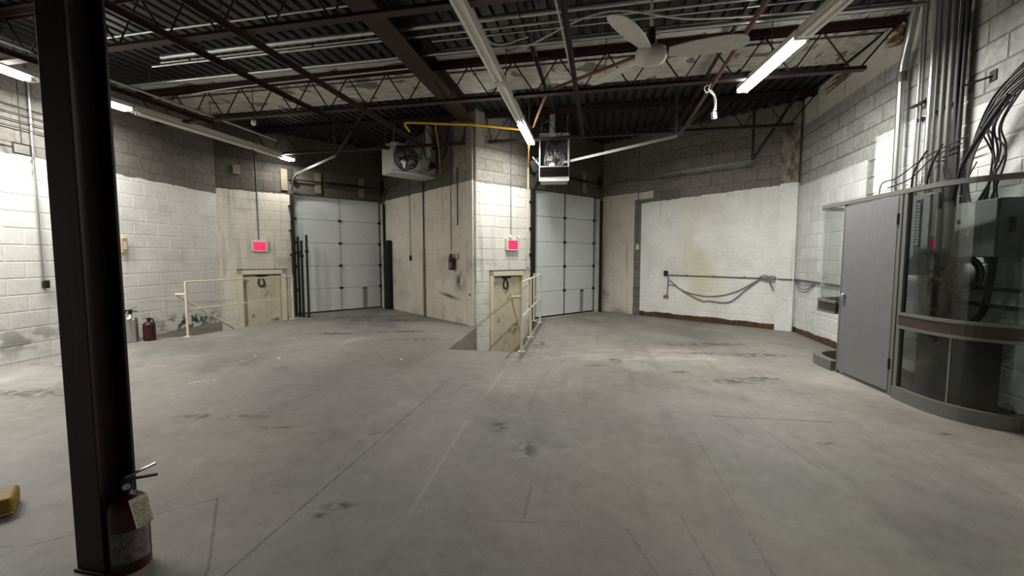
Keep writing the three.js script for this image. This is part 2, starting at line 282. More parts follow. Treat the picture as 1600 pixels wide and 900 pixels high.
// ---------------------------------------------------------------- floor, pits, stairs
{
  const edgePts = [LE, [-6.0, 6.75], [-5.33, 6.92], [-4.65, 8.91], [-4.87, 9.485], P1, P2, [-0.91, 5.94], [0.11, 5.78], [0.52, 8.45], [0.40, 8.77], P3, P4, RE];
  const S = new THREE.Shape(edgePts.map(([x, y]) => new THREE.Vector2(x, y)));
  const g = new THREE.ExtrudeGeometry(S, { depth: 1.12, bevelEnabled: false }); g.rotateX(-Math.PI / 2).translate(0, -1.12, 0);
  const X0 = -7.2, X1 = 5.2, Z0 = -5.2, Z1 = 11.2;
  const p = g.attributes.position, u = g.attributes.uv, n = g.attributes.normal;
  for (let i = 0; i < p.count; i++) { const s = Math.abs(n.getY(i)) < 0.5 ? p.getY(i) * 0.9 : 0; u.setXY(i, (p.getX(i) + s - X0) / (X1 - X0), (-p.getZ(i) + s - Z0) / (Z1 - Z0)); }
  const seg = (x, y, a, b) => { const dx = b[0] - a[0], dy = b[1] - a[1], t = Math.max(0, Math.min(1, ((x - a[0]) * dx + (y - a[1]) * dy) / (dx * dx + dy * dy))); return Math.hypot(x - a[0] - t * dx, y - a[1] - t * dy); };
  const cracks = [[[-1.18, 1.2], [-1.18, 1.65]], [[-1.18, 1.65], [-0.66, 4.53]], [[-2.5, 1.85], [-2.2, 1.82]], [[-2.2, 1.82], [-1.59, 2.21]], [[-1.59, 2.21], [-1.27, 1.69]], [[-1.27, 1.69], [-1.1, 1.2]], [[-2.2, 1.82], [-2.35, 1.5]], [[1.66, 3.41], [2.58, 3.27]], [[1.36, 3.09], [1.06, 1.6]], [[1.92, 3.56], [1.89, 2.48]], [[0.11, 2.33], [0.06, 2.04]], [[-0.1, 2.02], [0.12, 2.0]], [[1.66, 3.41], [1.7, 3.05]], [[0.55, 1.95], [0.62, 1.5]], [[0.85, 2.05], [0.82, 1.5]]];
  const cw = [0.004, 0.005, 0.0035, 0.0045, 0.0045, 0.004, 0.004, 0.008, 0.004, 0.004, 0.006, 0.004, 0.006, 0.005, 0.005];
  const pale = [[[-0.52, 2.09], [-0.36, 3.3]], [[-0.3, 3.7], [0.09, 5.78]]];
  const scuffs = [[-1.82, 3.18, 0.13, 0.02], [-1.07, 3.07, 0.07, 0.025], [-0.9, 2.14, 0.07, 0.03], [-0.97, 2.06, 0.03, 0.02], [-3.0, 7.2, 0.5, 0.1], [-1.9, 7.4, 0.7, 0.08], [-1.5, 6.7, 0.4, 0.05], [0.62, 5.35, 0.12, 0.05], [1.0, 5.05, 0.12, 0.04], [1.9, 4.75, 0.14, 0.03], [1.3, 5.3, 0.06, 0.12], [1.75, 6.5, 0.07, 0.05], [3.2, 3.05, 0.05, 0.02], [2.2, 2.9, 0.05, 0.02], [-2.4, 3.4, 0.3, 0.05], [-0.1, 3.2, 0.05, 0.1], [0.1, 2.8, 0.06, 0.12], [2.9, 6.3, 0.6, 0.12], [3.3, 5.6, 0.4, 0.1], [2.6, 5.7, 0.3, 0.06], [-4.6, 4.0, 0.5, 0.12], [-5.2, 5.1, 0.5, 0.12], [2.4, 4.4, 0.35, 0.08], [2.7, 4.5, 0.2, 0.05], [0.4, 6.3, 0.1, 0.2], [-3.6, 9.2, 0.8, 0.25], [-2.4, 8.7, 0.7, 0.2]];
  const map = tex(2048, 2048, (a, b) => {
    const x = X0 + a * (X1 - X0), y = Z0 + b * (Z1 - Z0);
    const wx = x + 0.12 * fbm(x * 3, y * 3, 2), big = fbm(x * 0.45 + 9, y * 0.45 + 2, 4), med = fbm(wx * 1.6, y * 1.1, 5), fine = fbm(x * 14, y * 14, 3), gr = vn(x * 150, y * 150);
    let k = 0.86 + 0.14 * (big - 0.5) + 0.2 * (med - 0.5) + 0.12 * (fine - 0.5) + 0.07 * (gr - 0.5);
    k += 0.1 * sm(0.6, 0.78, fbm(wx * 1.1 + 40, y * 0.9 + 13, 5));                       // pale worn patches
    k -= 0.09 * sm(0.6, 0.76, fbm(x * 0.9 + 70, wx * 0.5 + y * 0.9 + 33, 5));             // darker grime patches
    k -= 0.035 * sm(0.62, 0.75, fbm((x * 0.98 - y * 0.2) * 9, (x * 0.2 + y * 0.98) * 0.7, 3)); // drag marks along the room
    for (let i = 0; i < cracks.length; i++) { const w = cw[i] * 0.8; if (x > Math.min(cracks[i][0][0], cracks[i][1][0]) - 0.05 && x < Math.max(cracks[i][0][0], cracks[i][1][0]) + 0.05) { const d = seg(x, y, cracks[i][0], cracks[i][1]) + 0.006 * (vn(x * 40, y * 40) - 0.5); if (d < w) k *= i > 7 ? 0.84 : i === 7 ? 0.76 : 0.7; else if (d < w * 2) k *= 0.95; } }
    for (const q of pale) if (seg(x, y, q[0], q[1]) < 0.01 + 0.008 * vn(x * 20, y * 20)) k *= 1.08;
    if (x > -0.08 * (6 - y) - 0.05 && y > 5.3 && y < 5.95 && x < 2.6) k *= 1 + 0.1 * sm(0.4, 0.65, fbm(x * 4, y * 9, 4));
    for (const q of scuffs) { const t = blob(x, y, q[0], q[1], q[2], q[3]); if (t > 0.05) k *= 1 - 0.5 * t * sm(0.38, 0.62, fbm(x * 16 + q[0] * 9, y * 24, 3)); }
    const mk = seg(x, y, [-3.34, 4.33], [-3.16, 4.46]); if (mk < 0.022 && fbm(x * 30, y * 60, 2) > 0.42) k = 1.12;
    const warm = sm(0.45, 0.7, fbm(x * 0.5 + 21, y * 0.5 + 3, 3)), gn = sm(-0.5, 1.5, x) * 0.5 * sm(0.4, 0.6, fbm(x * 0.8 + 5, y * 0.8, 3));
    return [156 * k * (1 + 0.02 * warm), 152 * k * (1 + 0.015 * gn), 146 * k * (1 - 0.02 * warm - 0.04 * gn)];
  });
  const bump = grain.clone(); bump.repeat.set(18, 24); bump.needsUpdate = true;
  const f = struct('floor', 'worn grey concrete slab floor with scuffs, joints and two stair pits', 'floor');
  mesh(f, 'slab', g, mat({ map, roughness: 0.62, bumpMap: bump, bumpScale: 0.002 }));
  const landing = struct('floor_landing', 'sunken concrete landing below the exit doors', 'floor', V(-2.6, -1.12, 8));
  mesh(landing, 'landing_slab', box(10, 0.1, 8, 0, -0.0, 0), M.concrete);
}
function stairs(label, left, right, dir, n) {                // treads run from the near edge down towards the exit door
  const g = struct('stair', label, 'stairs', V(left[0], 0, left[1]));
  const d = new THREE.Vector3(dir[0], 0, -dir[1]).normalize(), e = V(right[0], 0, right[1]).sub(V(left[0], 0, left[1])), run = 0.24, drop = 1.06 / (n + 1);
  for (let i = 0; i < n; i++) {
    const y = -drop * (i + 1), P = [], c0 = d.clone().multiplyScalar(run * i), c1 = d.clone().multiplyScalar(run * (i + 1));
    const S = new THREE.Shape([[c0.x, -c0.z], [c0.x + e.x, -(c0.z + e.z)], [c1.x + e.x, -(c1.z + e.z)], [c1.x, -c1.z]].map(([x, z]) => new THREE.Vector2(x, z)));
    mesh(g, 'step', new THREE.ExtrudeGeometry(S, { depth: 1.06 + y + 0.02, bevelEnabled: false }).rotateX(-Math.PI / 2).translate(0, -1.07, 0), M.concrete);
  }
}
stairs('concrete steps going down along the left wall to the left exit door', [-6.0, 6.75], [-5.33, 6.92], [0.2, 1], 5);
stairs('concrete steps going down to the right exit door beside the corner', [-0.91, 5.94], [0.11, 5.78], [0.14, 1], 5);

// ---------------------------------------------------------------- roof: deck, joists, beam
const AZ = 11.75 * Math.PI / 180, RC = Math.cos(AZ), RS = Math.sin(AZ);
const roof = (b, h, a) => V(b * RC + a * RS, h, -b * RS + a * RC);
const poly = [LE, P0, P1, P2, P3, P4, RE];
function span(a) {                                          // where the room crosses the line of a joist
  const xs = []; for (let i = 0; i < poly.length; i++) {
    const [p, q] = [poly[i], poly[(i + 1) % poly.length]].map(([l, f]) => [l * RC - f * RS, l * RS + f * RC]);
    if ((p[1] - a) * (q[1] - a) < 0) xs.push(p[0] + (q[0] - p[0]) * (a - p[1]) / (q[1] - p[1]));
  }
  return xs.sort((x, y) => x - y);
}
const DECK = 3.95;
{
  const c = struct('ceiling', 'dark corrugated steel roof deck over the whole room', 'ceiling', v3(0, 0, 0), -AZ);
  const prof = [], pitch = 0.152; let b = -9.5;
  while (b < 6.5) { prof.push([b, DECK], [b + 0.085, DECK], [b + 0.1, DECK + 0.04], [b + 0.137, DECK + 0.04]); b += pitch; }
  const P = [], N = [], U = [], I = [], z0 = 8, z1 = -13.5;
  for (let i = 0; i < prof.length - 1; i++) {
    const [x0, y0] = prof[i], [x1, y1] = prof[i + 1], L = Math.hypot(x1 - x0, y1 - y0), n = [(y1 - y0) / L, -(x1 - x0) / L, 0], k = P.length / 3;
    P.push(x0, y0, z0, x1, y1, z0, x1, y1, z1, x0, y0, z1); for (let q = 0; q < 4; q++) N.push(...n);
    U.push(x0 * 0.6, 0, x1 * 0.6, 0, x1 * 0.6, 6, x0 * 0.6, 6); I.push(k, k + 2, k + 1, k, k + 3, k + 2);
  }
  const g = new THREE.BufferGeometry(); g.setAttribute('position', new THREE.Float32BufferAttribute(P, 3)); g.setAttribute('normal', new THREE.Float32BufferAttribute(N, 3)); g.setAttribute('uv', new THREE.Float32BufferAttribute(U, 2)); g.setIndex(I);
  mesh(c, 'corrugated_deck', g, M.deck);
  mesh(c, 'roofing', box(16.5, 0.1, 22, -1.5, DECK + 0.1, -2.75), M.black);
}
{ // pale boards fixed under the deck along the second joist
  const [b0, b1] = span(6.1);
  const t = thing('ceiling_board_strip', 'strip of pale weathered boards under the dark roof deck', 'boards', roof(0, DECK - 0.012, 0), -AZ);
  for (const [a0, a1] of [[5.47, 5.95], [6.02, 6.78]]) for (let b = b0 + 0.06; b < b1 - 0.06; b += 2.44) {
    const e = Math.min(b + 2.43, b1 - 0.06), g = box(e - b, 0.016, a1 - a0, (b + e) / 2, 0, -(a0 + a1) / 2);
    const u = g.attributes.uv, off = rnd(); for (let i = 0; i < u.count; i++) u.setXY(i, u.getX(i) * 0.8 + off, u.getY(i) * 0.6 + off * 3);
    mesh(t, 'board', g, M.deckBoard);
  }
}
function joist(a, label, b0, b1, cut0, cut1) {
  const t = thing('roof_joist', label, 'joist', roof(b0, 0, a), -AZ, 'maroon open web roof joists');
  const L = b1 - b0, yb = 3.40, yt = 3.88, mid = cut0, end = L - cut1;
  mesh(t, 'top_chord', [box(L, 0.07, 0.008, L / 2, yt, 0.03), box(L, 0.07, 0.008, L / 2, yt, -0.03), box(L, 0.008, 0.13, L / 2, yt + 0.038, 0)], M.maroon);
  mesh(t, 'bottom_chord', [box(end - mid, 0.045, 0.006, (mid + end) / 2, yb + 0.02, 0.02), box(end - mid, 0.045, 0.006, (mid + end) / 2, yb + 0.02, -0.02), box(end - mid, 0.006, 0.09, (mid + end) / 2, yb, 0)], M.maroon);
  const step = 0.3, rodG = rod(v3(0, yb + 0.02, 0), v3(step, yt - 0.02, 0), 0.0095, 6), rodH = rod(v3(0, yt - 0.02, 0), v3(step, yb + 0.02, 0), 0.0095, 6);
  let x = mid + 0.1, k = 0; for (; x + step < end - 0.05; x += step, k++) { const m = mesh(t, 'web', k % 2 ? rodH : rodG, M.maroon); m.position.x = x; }
  mesh(t, 'web', rod(v3(end - 0.06, yb + 0.02, 0), v3(Math.min(L, end + 0.3), yt, 0), 0.011, 6), M.maroon); mesh(t, 'web', rod(v3(mid + 0.06, yb + 0.02, 0), v3(Math.max(0, mid - 0.3), yt, 0), 0.011, 6), M.maroon);
  return t;
}
{
  const rows = [[-4.85, 'roof joist farthest behind the viewpoint'], [-2.75, 'second roof joist behind the viewpoint'], [-0.65, 'roof joist just behind the viewpoint'], [1.45, 'roof joist passing over the dark steel column'], [3.55, 'roof joist nearest the camera above the ceiling fan'], [5.65, 'roof joist running under the pale ceiling boards']];
  for (const [a, l] of rows) { const s = span(a); joist(a, l, s[0] + 0.02, s[s.length - 1] - 0.02, 0.3, 0.35); }
  const s3 = span(7.75); joist(7.75, 'roof joist in front of the right unit heater', -2.1, s3[s3.length - 1] - 0.02, 0.05, 0.3);
  joist(7.75, 'dark roof joist crossing above the left loading bay', s3[0] + 0.02, -2.45, 0.3, 0.05);
  const s4 = span(9.85); joist(9.85, 'farthest roof joist right above the left loading door', s4[0] + 0.02, s4[1] - 0.02, 0.2, 0.2);
}
{ // main beam running towards the corner pillar
  const A = V(-2.43, 0, -1.2), B = V(-0.79, 0, 7.74), t = thing('roof_beam', 'wide maroon steel beam running to the middle wall corner', 'beam', A.clone(), 0);
  const d = B.clone().sub(A), L = d.length(); t.rotation.y = Math.atan2(-d.x, -d.z);
  mesh(t, 'bottom_flange', rbox(0.27, 0.02, L + 3.2, 0.004, 0, 3.70, -L / 2 + 1.6), M.maroon);
  mesh(t, 'beam_web', box(0.012, 0.22, L + 3.2, 0, 3.82, -L / 2 + 1.6), M.maroon);
  mesh(t, 'top_flange', box(0.27, 0.014, L + 3.2, 0, 3.935, -L / 2 + 1.6), M.maroon);
  for (const k of [3.1, 4.55, 5.2, 6.7]) mesh(t, 'stiffener', box(0.25, 0.2, 0.012, 0, 3.815, -k), M.maroon);
}
{ // pillar head under the beam end
  const t = struct('trim_1', 'narrow rough concrete pillar at the middle wall corner', 'pillar', F1r.to(3.9, 0, 0.005), F1r.rot);
  mesh(t, 'pillar', rbox(0.2, 3.69, 0.05, 0.01, 0, 1.845, 0.018), mat({ map: tex(128, 1024, (u, v) => (v > 0.735 ? bareBlock([132, 128, 116], u * 0.2, v * 3.7, 3) : surface([208, 203, 188], u * 0.2, v * 3.7, 1, 12))), roughness: 0.85 }));
}
{
  const t = struct('trim_2', 'white painted pilaster in the corner between panel and right wall', 'pilaster', F2r.to(3.83, 0, 0.0), F2r.rot);
  mesh(t, 'pilaster', rbox(0.27, 3.93, 0.09, 0.008, 0, 1.965, 0.04), mat({ map: tex(128, 1024, (u, v) => { const h = v * 3.93; if (h > 2.58) { const k = sm(0.5, 0.66, fbm(u * 2.2, h * 4, 5)); return mul(mix([130, 126, 116], [98, 84, 66], k), 0.75 + 0.5 * fbm(u * 9, h * 12, 3)); } return surface([228, 228, 224], u * 0.27, h, 0.4, 15); }), roughness: 0.85 }));
}
{ // rough flakes of fireproofing where joists meet the right wall
  const fm = mat({ map: tex(256, 256, (u, v) => { const k = fbm(u * 8, v * 8, 5); return k > 0.56 ? mul([176, 168, 152], 0.8 + 0.4 * vn(u * 60, v * 60)) : mul([112, 82, 56], 0.6 + 0.9 * k); }), roughness: 0.95 });
  for (const [s, w, hh, l] of [[2.5, 0.36, 0.13, 'crumbling brown fireproofing at the top of the right wall by the big conduit'], [1.1, 0.8, 0.06, 'crumbling brown fireproofing at the top of the right wall near the corner']]) {
    const t = thing('fireproofing_patch', l, 'fireproofing', FR.to(s, 3.79, 0.05), FR.rot);
    const g = new THREE.IcosahedronGeometry(1, 4), p = g.attributes.position;
    for (let i = 0; i < p.count; i++) { const k = 0.45 + 1.0 * fbm(p.getX(i) * 3 + 9 + s, p.getY(i) * 3 + p.getZ(i) * 2 + 9, 4); p.setXYZ(i, p.getX(i) * k * w / 2, p.getY(i) * k * hh, p.getZ(i) * k * 0.04); }
    g.computeVertexNormals(); mesh(t, 'clump', g, fm);
  }
}
// bridging bars between the joists, running along the room
for (const [b, a0, a1, h, m, l] of [[-0.33, 1.5, 7.72, 3.372, 'maroon', 'maroon bridging angle passing left of the ceiling fan'], [1.3, 1.5, 7.9, 3.372, 'rust', 'rusty pink bridging angle passing behind the right lamp'], [-3.3, 1.5, 7.7, 3.372, 'maroon', 'bridging angle on the left nearest the main beam'], [-4.0, 1.5, 7.7, 3.372, 'maroon', 'bridging angle on the left, second from the main beam'], [1.43, 1.5, 7.7, 3.84, 'maroon', 'dark upper bridging angle right of the ceiling fan'], [-0.85, 1.5, 7.7, 3.84, 'maroon', 'dark upper bridging angle left of the ceiling fan'], [-5.9, 1.5, 5.7, 3.372, 'maroon', 'bridging angle beside the left lamp row']]) {
  const t = thing('bridging_bar', l, 'steel bar', roof(b, h, a0), -AZ, 'bridging bars under the roof'), L = a1 - a0;
  mesh(t, 'angle', [box(0.05, 0.006, L, 0, 0.024, -L / 2), box(0.006, 0.05, L, -0.022, 0, -L / 2)], M[m]);
}

// ---------------------------------------------------------------- column on the left
{
  const t = thing('steel_column', 'dark maroon steel column standing close to the camera on the left', 'column', V(-1.722, 0, 1.735), -AZ);
  for (const z of [-0.064, 0.064]) mesh(t, 'flange', rbox(0.146, 3.67, 0.014, 0.004, 0, 1.845, z), M.maroon);
  mesh(t, 'column_web', box(0.012, 3.67, 0.12, 0, 1.845, 0), M.maroon);
  mesh(t, 'base_plate', rbox(0.16, 0.012, 0.16, 0.004, 0, 0.006, 0), M.maroon);
  mesh(t, 'cap_plate', rbox(0.42, 0.016, 0.22, 0.004, -0.08, 3.683, 0), M.maroon);
  const c = thing('column_cable', 'black cables hanging down the left edge of the steel column', 'cable', V(-1.825, 0, 1.76));
  for (const [o, k] of [[0, 0], [0.012, 1.7], [-0.01, 3.1]]) mesh(c, 'cable', tube([v3(-0.01 + o, 3.6, 0), v3(0.0 + o, 2.7, 0.01), v3(-0.012 + o + 0.01 * Math.sin(k), 2.2, 0.0), v3(0.005 + o, 1.75, 0.005), v3(-0.028 - o, 1.42, 0.0), v3(0.0, 1.22, 0.0), v3(-0.03 - o, 1.1 + 0.02 * k, 0.0), v3(0.02, 0.98, -0.01)], 0.004, 40, 6), M.cable);
}

// ---------------------------------------------------------------- fire extinguishers
function extinguisher(label, pos, rotY, { h = 0.5, r = 0.085, body = M.red, hose = 1, tag = false, lab = true }) {
  const t = thing('fire_extinguisher', label, 'extinguisher', pos, rotY), bh = h * 0.74;
  const cy = mesh(t, 'cylinder', lathe([[0, 0], [r * 0.92, 0], [r, 0.012], [r, bh * 0.82], [r * 0.9, bh * 0.91], [r * 0.55, bh * 0.98], [r * 0.3, bh], [r * 0.28, bh + h * 0.05], [0, bh + h * 0.05]], 28), body);
  if (lab) mesh(cy, 'label_band', new THREE.CylinderGeometry(r * 1.01, r * 1.01, bh * 0.42, 20, 1, true, -1.1, 2.2).translate(0, bh * 0.36, 0), M.label);
  mesh(t, 'valve', [cyl(r * 0.3, r * 0.33, h * 0.09, 12, 0, bh + h * 0.08, 0), box(r * 0.5, h * 0.05, r * 0.6, 0, bh + h * 0.12, 0)], M.black);
  mesh(t, 'carry_handle', rbox(r * 1.5, h * 0.018, r * 0.3, 0.003, r * 0.75, bh + h * 0.12, 0, 0, 0, -0.12), M.black);
  mesh(t, 'squeeze_lever', rbox(r * 1.6, h * 0.018, r * 0.28, 0.003, r * 0.7, bh + h * 0.19, 0, 0, 0, 0.28), M.silver);
  mesh(t, 'gauge', cyl(r * 0.2, r * 0.2, 0.012, 14, 0, bh + h * 0.09, r * 0.36, Math.PI / 2), M.chrome);
  if (hose) mesh(t, 'hose', tube([v3(-r * 0.2, bh + h * 0.1, 0), v3(-r * 0.9, bh + h * 0.12, 0), v3(-r * 1.3, bh * 0.85, 0), v3(-r * 1.2, bh * 0.45, 0), v3(-r * 1.12, bh * 0.2, 0)], r * 0.13, 20, 8), M.rubber);
  if (tag) mesh(t, 'inspection_tag', box(0.058, 0.125, 0.0012, 0.04, bh * 0.83, r + 0.02, -0.08, 0.25, 0.16), M.tag, 'white paper inspection tag');
  return t;
}
extinguisher('red extinguisher with a white paper tag at the foot of the steel column', V(-1.609, 0.0, 1.712), 0.75, { h: 0.43, r: 0.068, body: M.redDark, hose: 0, tag: true });  // body red is darkened, column shadow put into its colour
extinguisher('tall silver extinguisher standing on the floor by the left wall', V(-5.86, 0, 6.48), -0.2, { h: 0.56, r: 0.09, body: M.silver, lab: false });
extinguisher('short red extinguisher with a looped hose beside the silver one', V(-5.68, 0, 6.6), 2.9, { h: 0.4, r: 0.08, body: M.redDark });
extinguisher('small black and white extinguisher hung on the cream return wall', F1r.to(3.33, 1.05, 0.085), F1r.rot, { h: 0.36, r: 0.06, body: M.redDark, hose: 1 });
{ const t = thing('wall_bracket', 'small dark bracket beside the hung extinguisher', 'bracket', F1r.to(3.46, 1.32, 0.012), F1r.rot); mesh(t, 'hook', [box(0.012, 0.12, 0.012, 0, 0, 0), box(0.012, 0.012, 0.04, 0, -0.055, 0.02)], M.black); }

// ---------------------------------------------------------------- loading doors
function dockDoor(F, label, rib) {
  const t = struct('door_' + (rib ? 3 : 1), label, 'loading door', F.to(DOCK.s0, 0, -0.1), F.rot);
  const W = DOCK.s1 - DOCK.s0, n = 5, sh0 = (DOCK.h - 0.03) / n;
  for (let i = 0; i < n; i++) {
    const y = 0.03 + sh0 * i, s = mesh(t, 'section', [rbox(W - 0.01, sh0 - 0.006, 0.045, 0.006, W / 2, y + sh0 / 2, 0), ...[0.25, 0.5, 0.75].map((k) => box(W - 0.02, 0.006, 0.002, W / 2, y + sh0 * k, 0.0232))], M.doorWhite);
    mesh(s, 'stile', rbox(0.045, sh0 - 0.012, 0.006, 0.002, W / 2, y + sh0 / 2, 0.025), rib ? M.doorGreyStrip : M.plateLight);
    for (const x of [0.035, W - 0.035]) mesh(s, 'end_stile', rbox(0.05, sh0 - 0.012, 0.006, 0.002, x, y + sh0 / 2, 0.025), M.doorGreyStrip);
    if (i) for (const x of [0.05, W / 2, W - 0.05]) mesh(t, 'hinge', [rbox(0.075, 0.06, 0.012, 0.003, x, y, 0.032), cyl(0.011, 0.011, 0.08, 8, x, y, 0.042, 0, 0, Math.PI / 2)], M.trackDark);
  }
  mesh(t, 'lift_plate', rbox(0.11, 0.52, 0.006, 0.002, W * 0.78, 0.29, 0.027), M.plateGrey, 'grey metal plate low on the door');
  mesh(t, 'lift_handle', rbox(0.1, 0.03, 0.02, 0.004, W * 0.78, 0.535, 0.035), M.trackDark);
  mesh(t, 'bottom_seal', box(W, 0.035, 0.05, W / 2, 0.016, 0), M.rubber);
  mesh(t, 'backing', box(W + 0.02, DOCK.h, 0.02, W / 2, DOCK.h / 2, -0.08), M.black);
}
dockDoor(F1, 'grey white sectional loading door on the left behind the black posts', false);
dockDoor(F2, 'bright white sectional loading door on the right below the open heater', true);

function track(F, s, label, out, h, side) {                 // vertical track, quarter bend, horizontal track hung from the roof
  const t = thing('door_track', label, 'door track', F.to(s, 0, 0), F.rot), w = 0.036, R = 0.38, y1 = h - R;
  const pts = []; for (let i = 0; i <= 10; i++) { const a = i / 10 * Math.PI / 2; pts.push(v3(0, y1 + R * Math.sin(a), 0.07 + R - R * Math.cos(a))); }
  mesh(t, 'vertical_track', [box(w, y1, 0.006, 0, y1 / 2, 0.1), box(0.006, y1, 0.06, side * w / 2, y1 / 2, 0.07), box(0.014, y1, 0.075, side * (w / 2 + 0.012), y1 / 2, 0.04)], M.trackDark);
  mesh(t, 'curved_track', pts.slice(1).map((p, i) => bar(pts[i], p, 0.045, 0.03)), M.track);
  mesh(t, 'horizontal_track', [box(w, 0.006, out, 0, h + 0.02, 0.07 + R + out / 2 - 0.02), box(0.006, 0.045, out, side * w / 2, h, 0.07 + R + out / 2 - 0.02)], M.track);
  const ze = R + out + 0.02;
  mesh(t, 'hanger', bar(v3(0, h, ze), v3(0, DECK - 0.06, ze), 0.035, 0.035), M.trackDark);
  mesh(t, 'hanger', bar(v3(0, h, ze), v3(side * -0.3, DECK - 0.1, ze + 0.75), 0.035, 0.035), M.trackDark);
  for (let y = 0.3; y < y1; y += 0.53) mesh(t, 'track_clip', box(0.05, 0.035, 0.06, side * 0.05, y, 0.03), M.trackDark);
  mesh(t, 'spring_plate', rbox(0.13, 0.26, 0.012, 0.003, side * 0.02, h + 0.05, 0.02), M.trackDark);
}
track(F1, DOCK.s0 - 0.02, 'left track of the left loading door', 2.2, 3.06, -1);
track(F1, DOCK.s1 + 0.0, 'right track of the left loading door beside the return wall', 2.3, 3.02, 1);
track(F2, DOCK.s0 - 0.02, 'bright lower track running out from the left of the right loading door', 2.72, 3.06, -1);
track(F2, DOCK.s1 + 0.04, 'right track of the right loading door running along the white panel wall', 2.95, 3.0, 1);
for (const [F, l] of [[F1, 'black torsion shaft above the left loading door'], [F2, 'black torsion shaft above the right loading door']]) {
  const t = thing('torsion_shaft', l, 'shaft', F.to(DOCK.s0, 3.0, 0.075), F.rot);
  mesh(t, 'shaft', rod(v3(-0.06, 0, 0), v3(2.16, 0, 0), 0.016, 10), M.trackDark); mesh(t, 'spring', rod(v3(0.7, 0, 0), v3(1.6, 0, 0), 0.034, 12), M.black);
  for (const x of [0.03, 2.07]) mesh(t, 'cable_drum', cyl(0.06, 0.06, 0.05, 16, x, 0, 0, 0, 0, Math.PI / 2), M.trackDark);
}
for (const [F, s, l] of [[F1, 1.95, 'pale wood block left of centre above the left loading door'], [F1, 2.97, 'pale wood block right of centre above the left loading door'], [F2, 2.97, 'pale wood block above the right loading door'], [F1, 0.36, 'short pale wood block high above the left exit door'], [F1, 1.24, 'pale wood block over the left track of the left loading door']]) {
  const t = thing('wood_block', l, 'wood block', F.to(s, 2.98, 0.022), F.rot); mesh(t, 'plank', rbox(0.13, s < 1 ? 0.2 : 0.46, 0.03, 0.004, 0, s < 1 ? 0.1 : 0, 0), M.wood);
}
// black posts and pads at the left loading door
for (const [x, d, h, w, l] of [[1.34, 0.2, 1.72, 0.04, 'first black post from the left at the left loading door'], [1.39, 0.3, 1.75, 0.045, 'second black post from the left at the left loading door'], [1.43, 0.4, 1.66, 0.045, 'third black post from the left at the left loading door'], [1.5, 0.52, 1.78, 0.04, 'black post nearest the middle of the left loading door']]) {
  const t = thing('guard_post', l, 'post', F1.to(x, 0, d), F1.rot); mesh(t, 'post', rbox(w, h, w, 0.008, 0, h / 2, 0), M.black); mesh(t, 'foot', rbox(w + 0.03, 0.012, w + 0.03, 0.003, 0, 0.006, 0), M.black); mesh(t, 'clamp', box(w + 0.02, 0.06, w + 0.02, 0, h * 0.8, 0), M.black);
}
{ const t = thing('rubber_pad', 'tall black pad leaning right of the left loading door', 'pad', F1r.to(0.34, 0, 0.07), F1r.rot); mesh(t, 'pad', rbox(0.28, 1.72, 0.09, 0.012, 0, 0.86, 0), M.rubber); mesh(t, 'mount_strip', box(0.04, 1.6, 0.012, 0.06, 0.85, 0.05), M.black); }

// ---------------------------------------------------------------- exit doors, signs
const font = await new FontLoader().loadAsync('fonts/droid/droid_sans_bold.typeface.json');
function exitDoor(F, n, label) {
  const t = struct('door_' + n, label, 'exit door', F.to(EXITD.s0, BASE, 0), F.rot), W = EXITD.s1 - EXITD.s0, H = EXITD.h1 - EXITD.h0, f = 0.09;
  mesh(t, 'door_frame', [rbox(f, H, 0.16, 0.008, f / 2, H / 2, -0.05), rbox(f, H, 0.16, 0.008, W - f / 2, H / 2, -0.05), rbox(W, f + 0.02, 0.16, 0.008, W / 2, H - f / 2, -0.05)], M.cream);
  mesh(t, 'drip_edge', box(W + 0.02, 0.02, 0.02, W / 2, H + 0.005, 0.02), M.trackDark);
  const leaf = mesh(t, 'door_leaf', rbox(W - 2 * f - 0.01, H - f - 0.04, 0.045, 0.004, W / 2, (H - f - 0.02) / 2, -0.085), M.creamDoor);
  mesh(leaf, 'door_handle', [cyl(0.028, 0.028, 0.02, 14, W - f - 0.1, 1.0, -0.055, Math.PI / 2), rod(v3(W - f - 0.1, 1.0, -0.05), v3(W - f - 0.1, 1.0, -0.01), 0.011), rod(v3(W - f - 0.1, 1.0, -0.015), v3(W - f - 0.22, 1.0, -0.015), 0.011)], M.chrome);
  mesh(leaf, 'hanging_loop', tube([v3(W * 0.47, H - f - 0.06, -0.05), v3(W * 0.43, H - f - 0.14, -0.04), v3(W * 0.42, H - f - 0.22, -0.035), v3(W * 0.48, H - f - 0.27, -0.03), v3(W * 0.54, H - f - 0.22, -0.035), v3(W * 0.53, H - f - 0.14, -0.04), v3(W * 0.49, H - f - 0.06, -0.05)], 0.012, 30, 8), M.black, 'black rope loop');
  mesh(leaf, 'closer', rbox(0.2, 0.045, 0.05, 0.006, W * 0.5, H - f - 0.035, -0.04), M.trackDark);
  for (const y of [0.25, 1.0, 1.75]) mesh(t, 'hinge', cyl(0.012, 0.012, 0.1, 8, f + 0.002, y, -0.058), M.trackDark);
}
exitDoor(F1, 2, 'cream exit door sunk below floor level left of the left loading door');
exitDoor(F2, 4, 'cream exit door sunk below floor level at the middle corner');
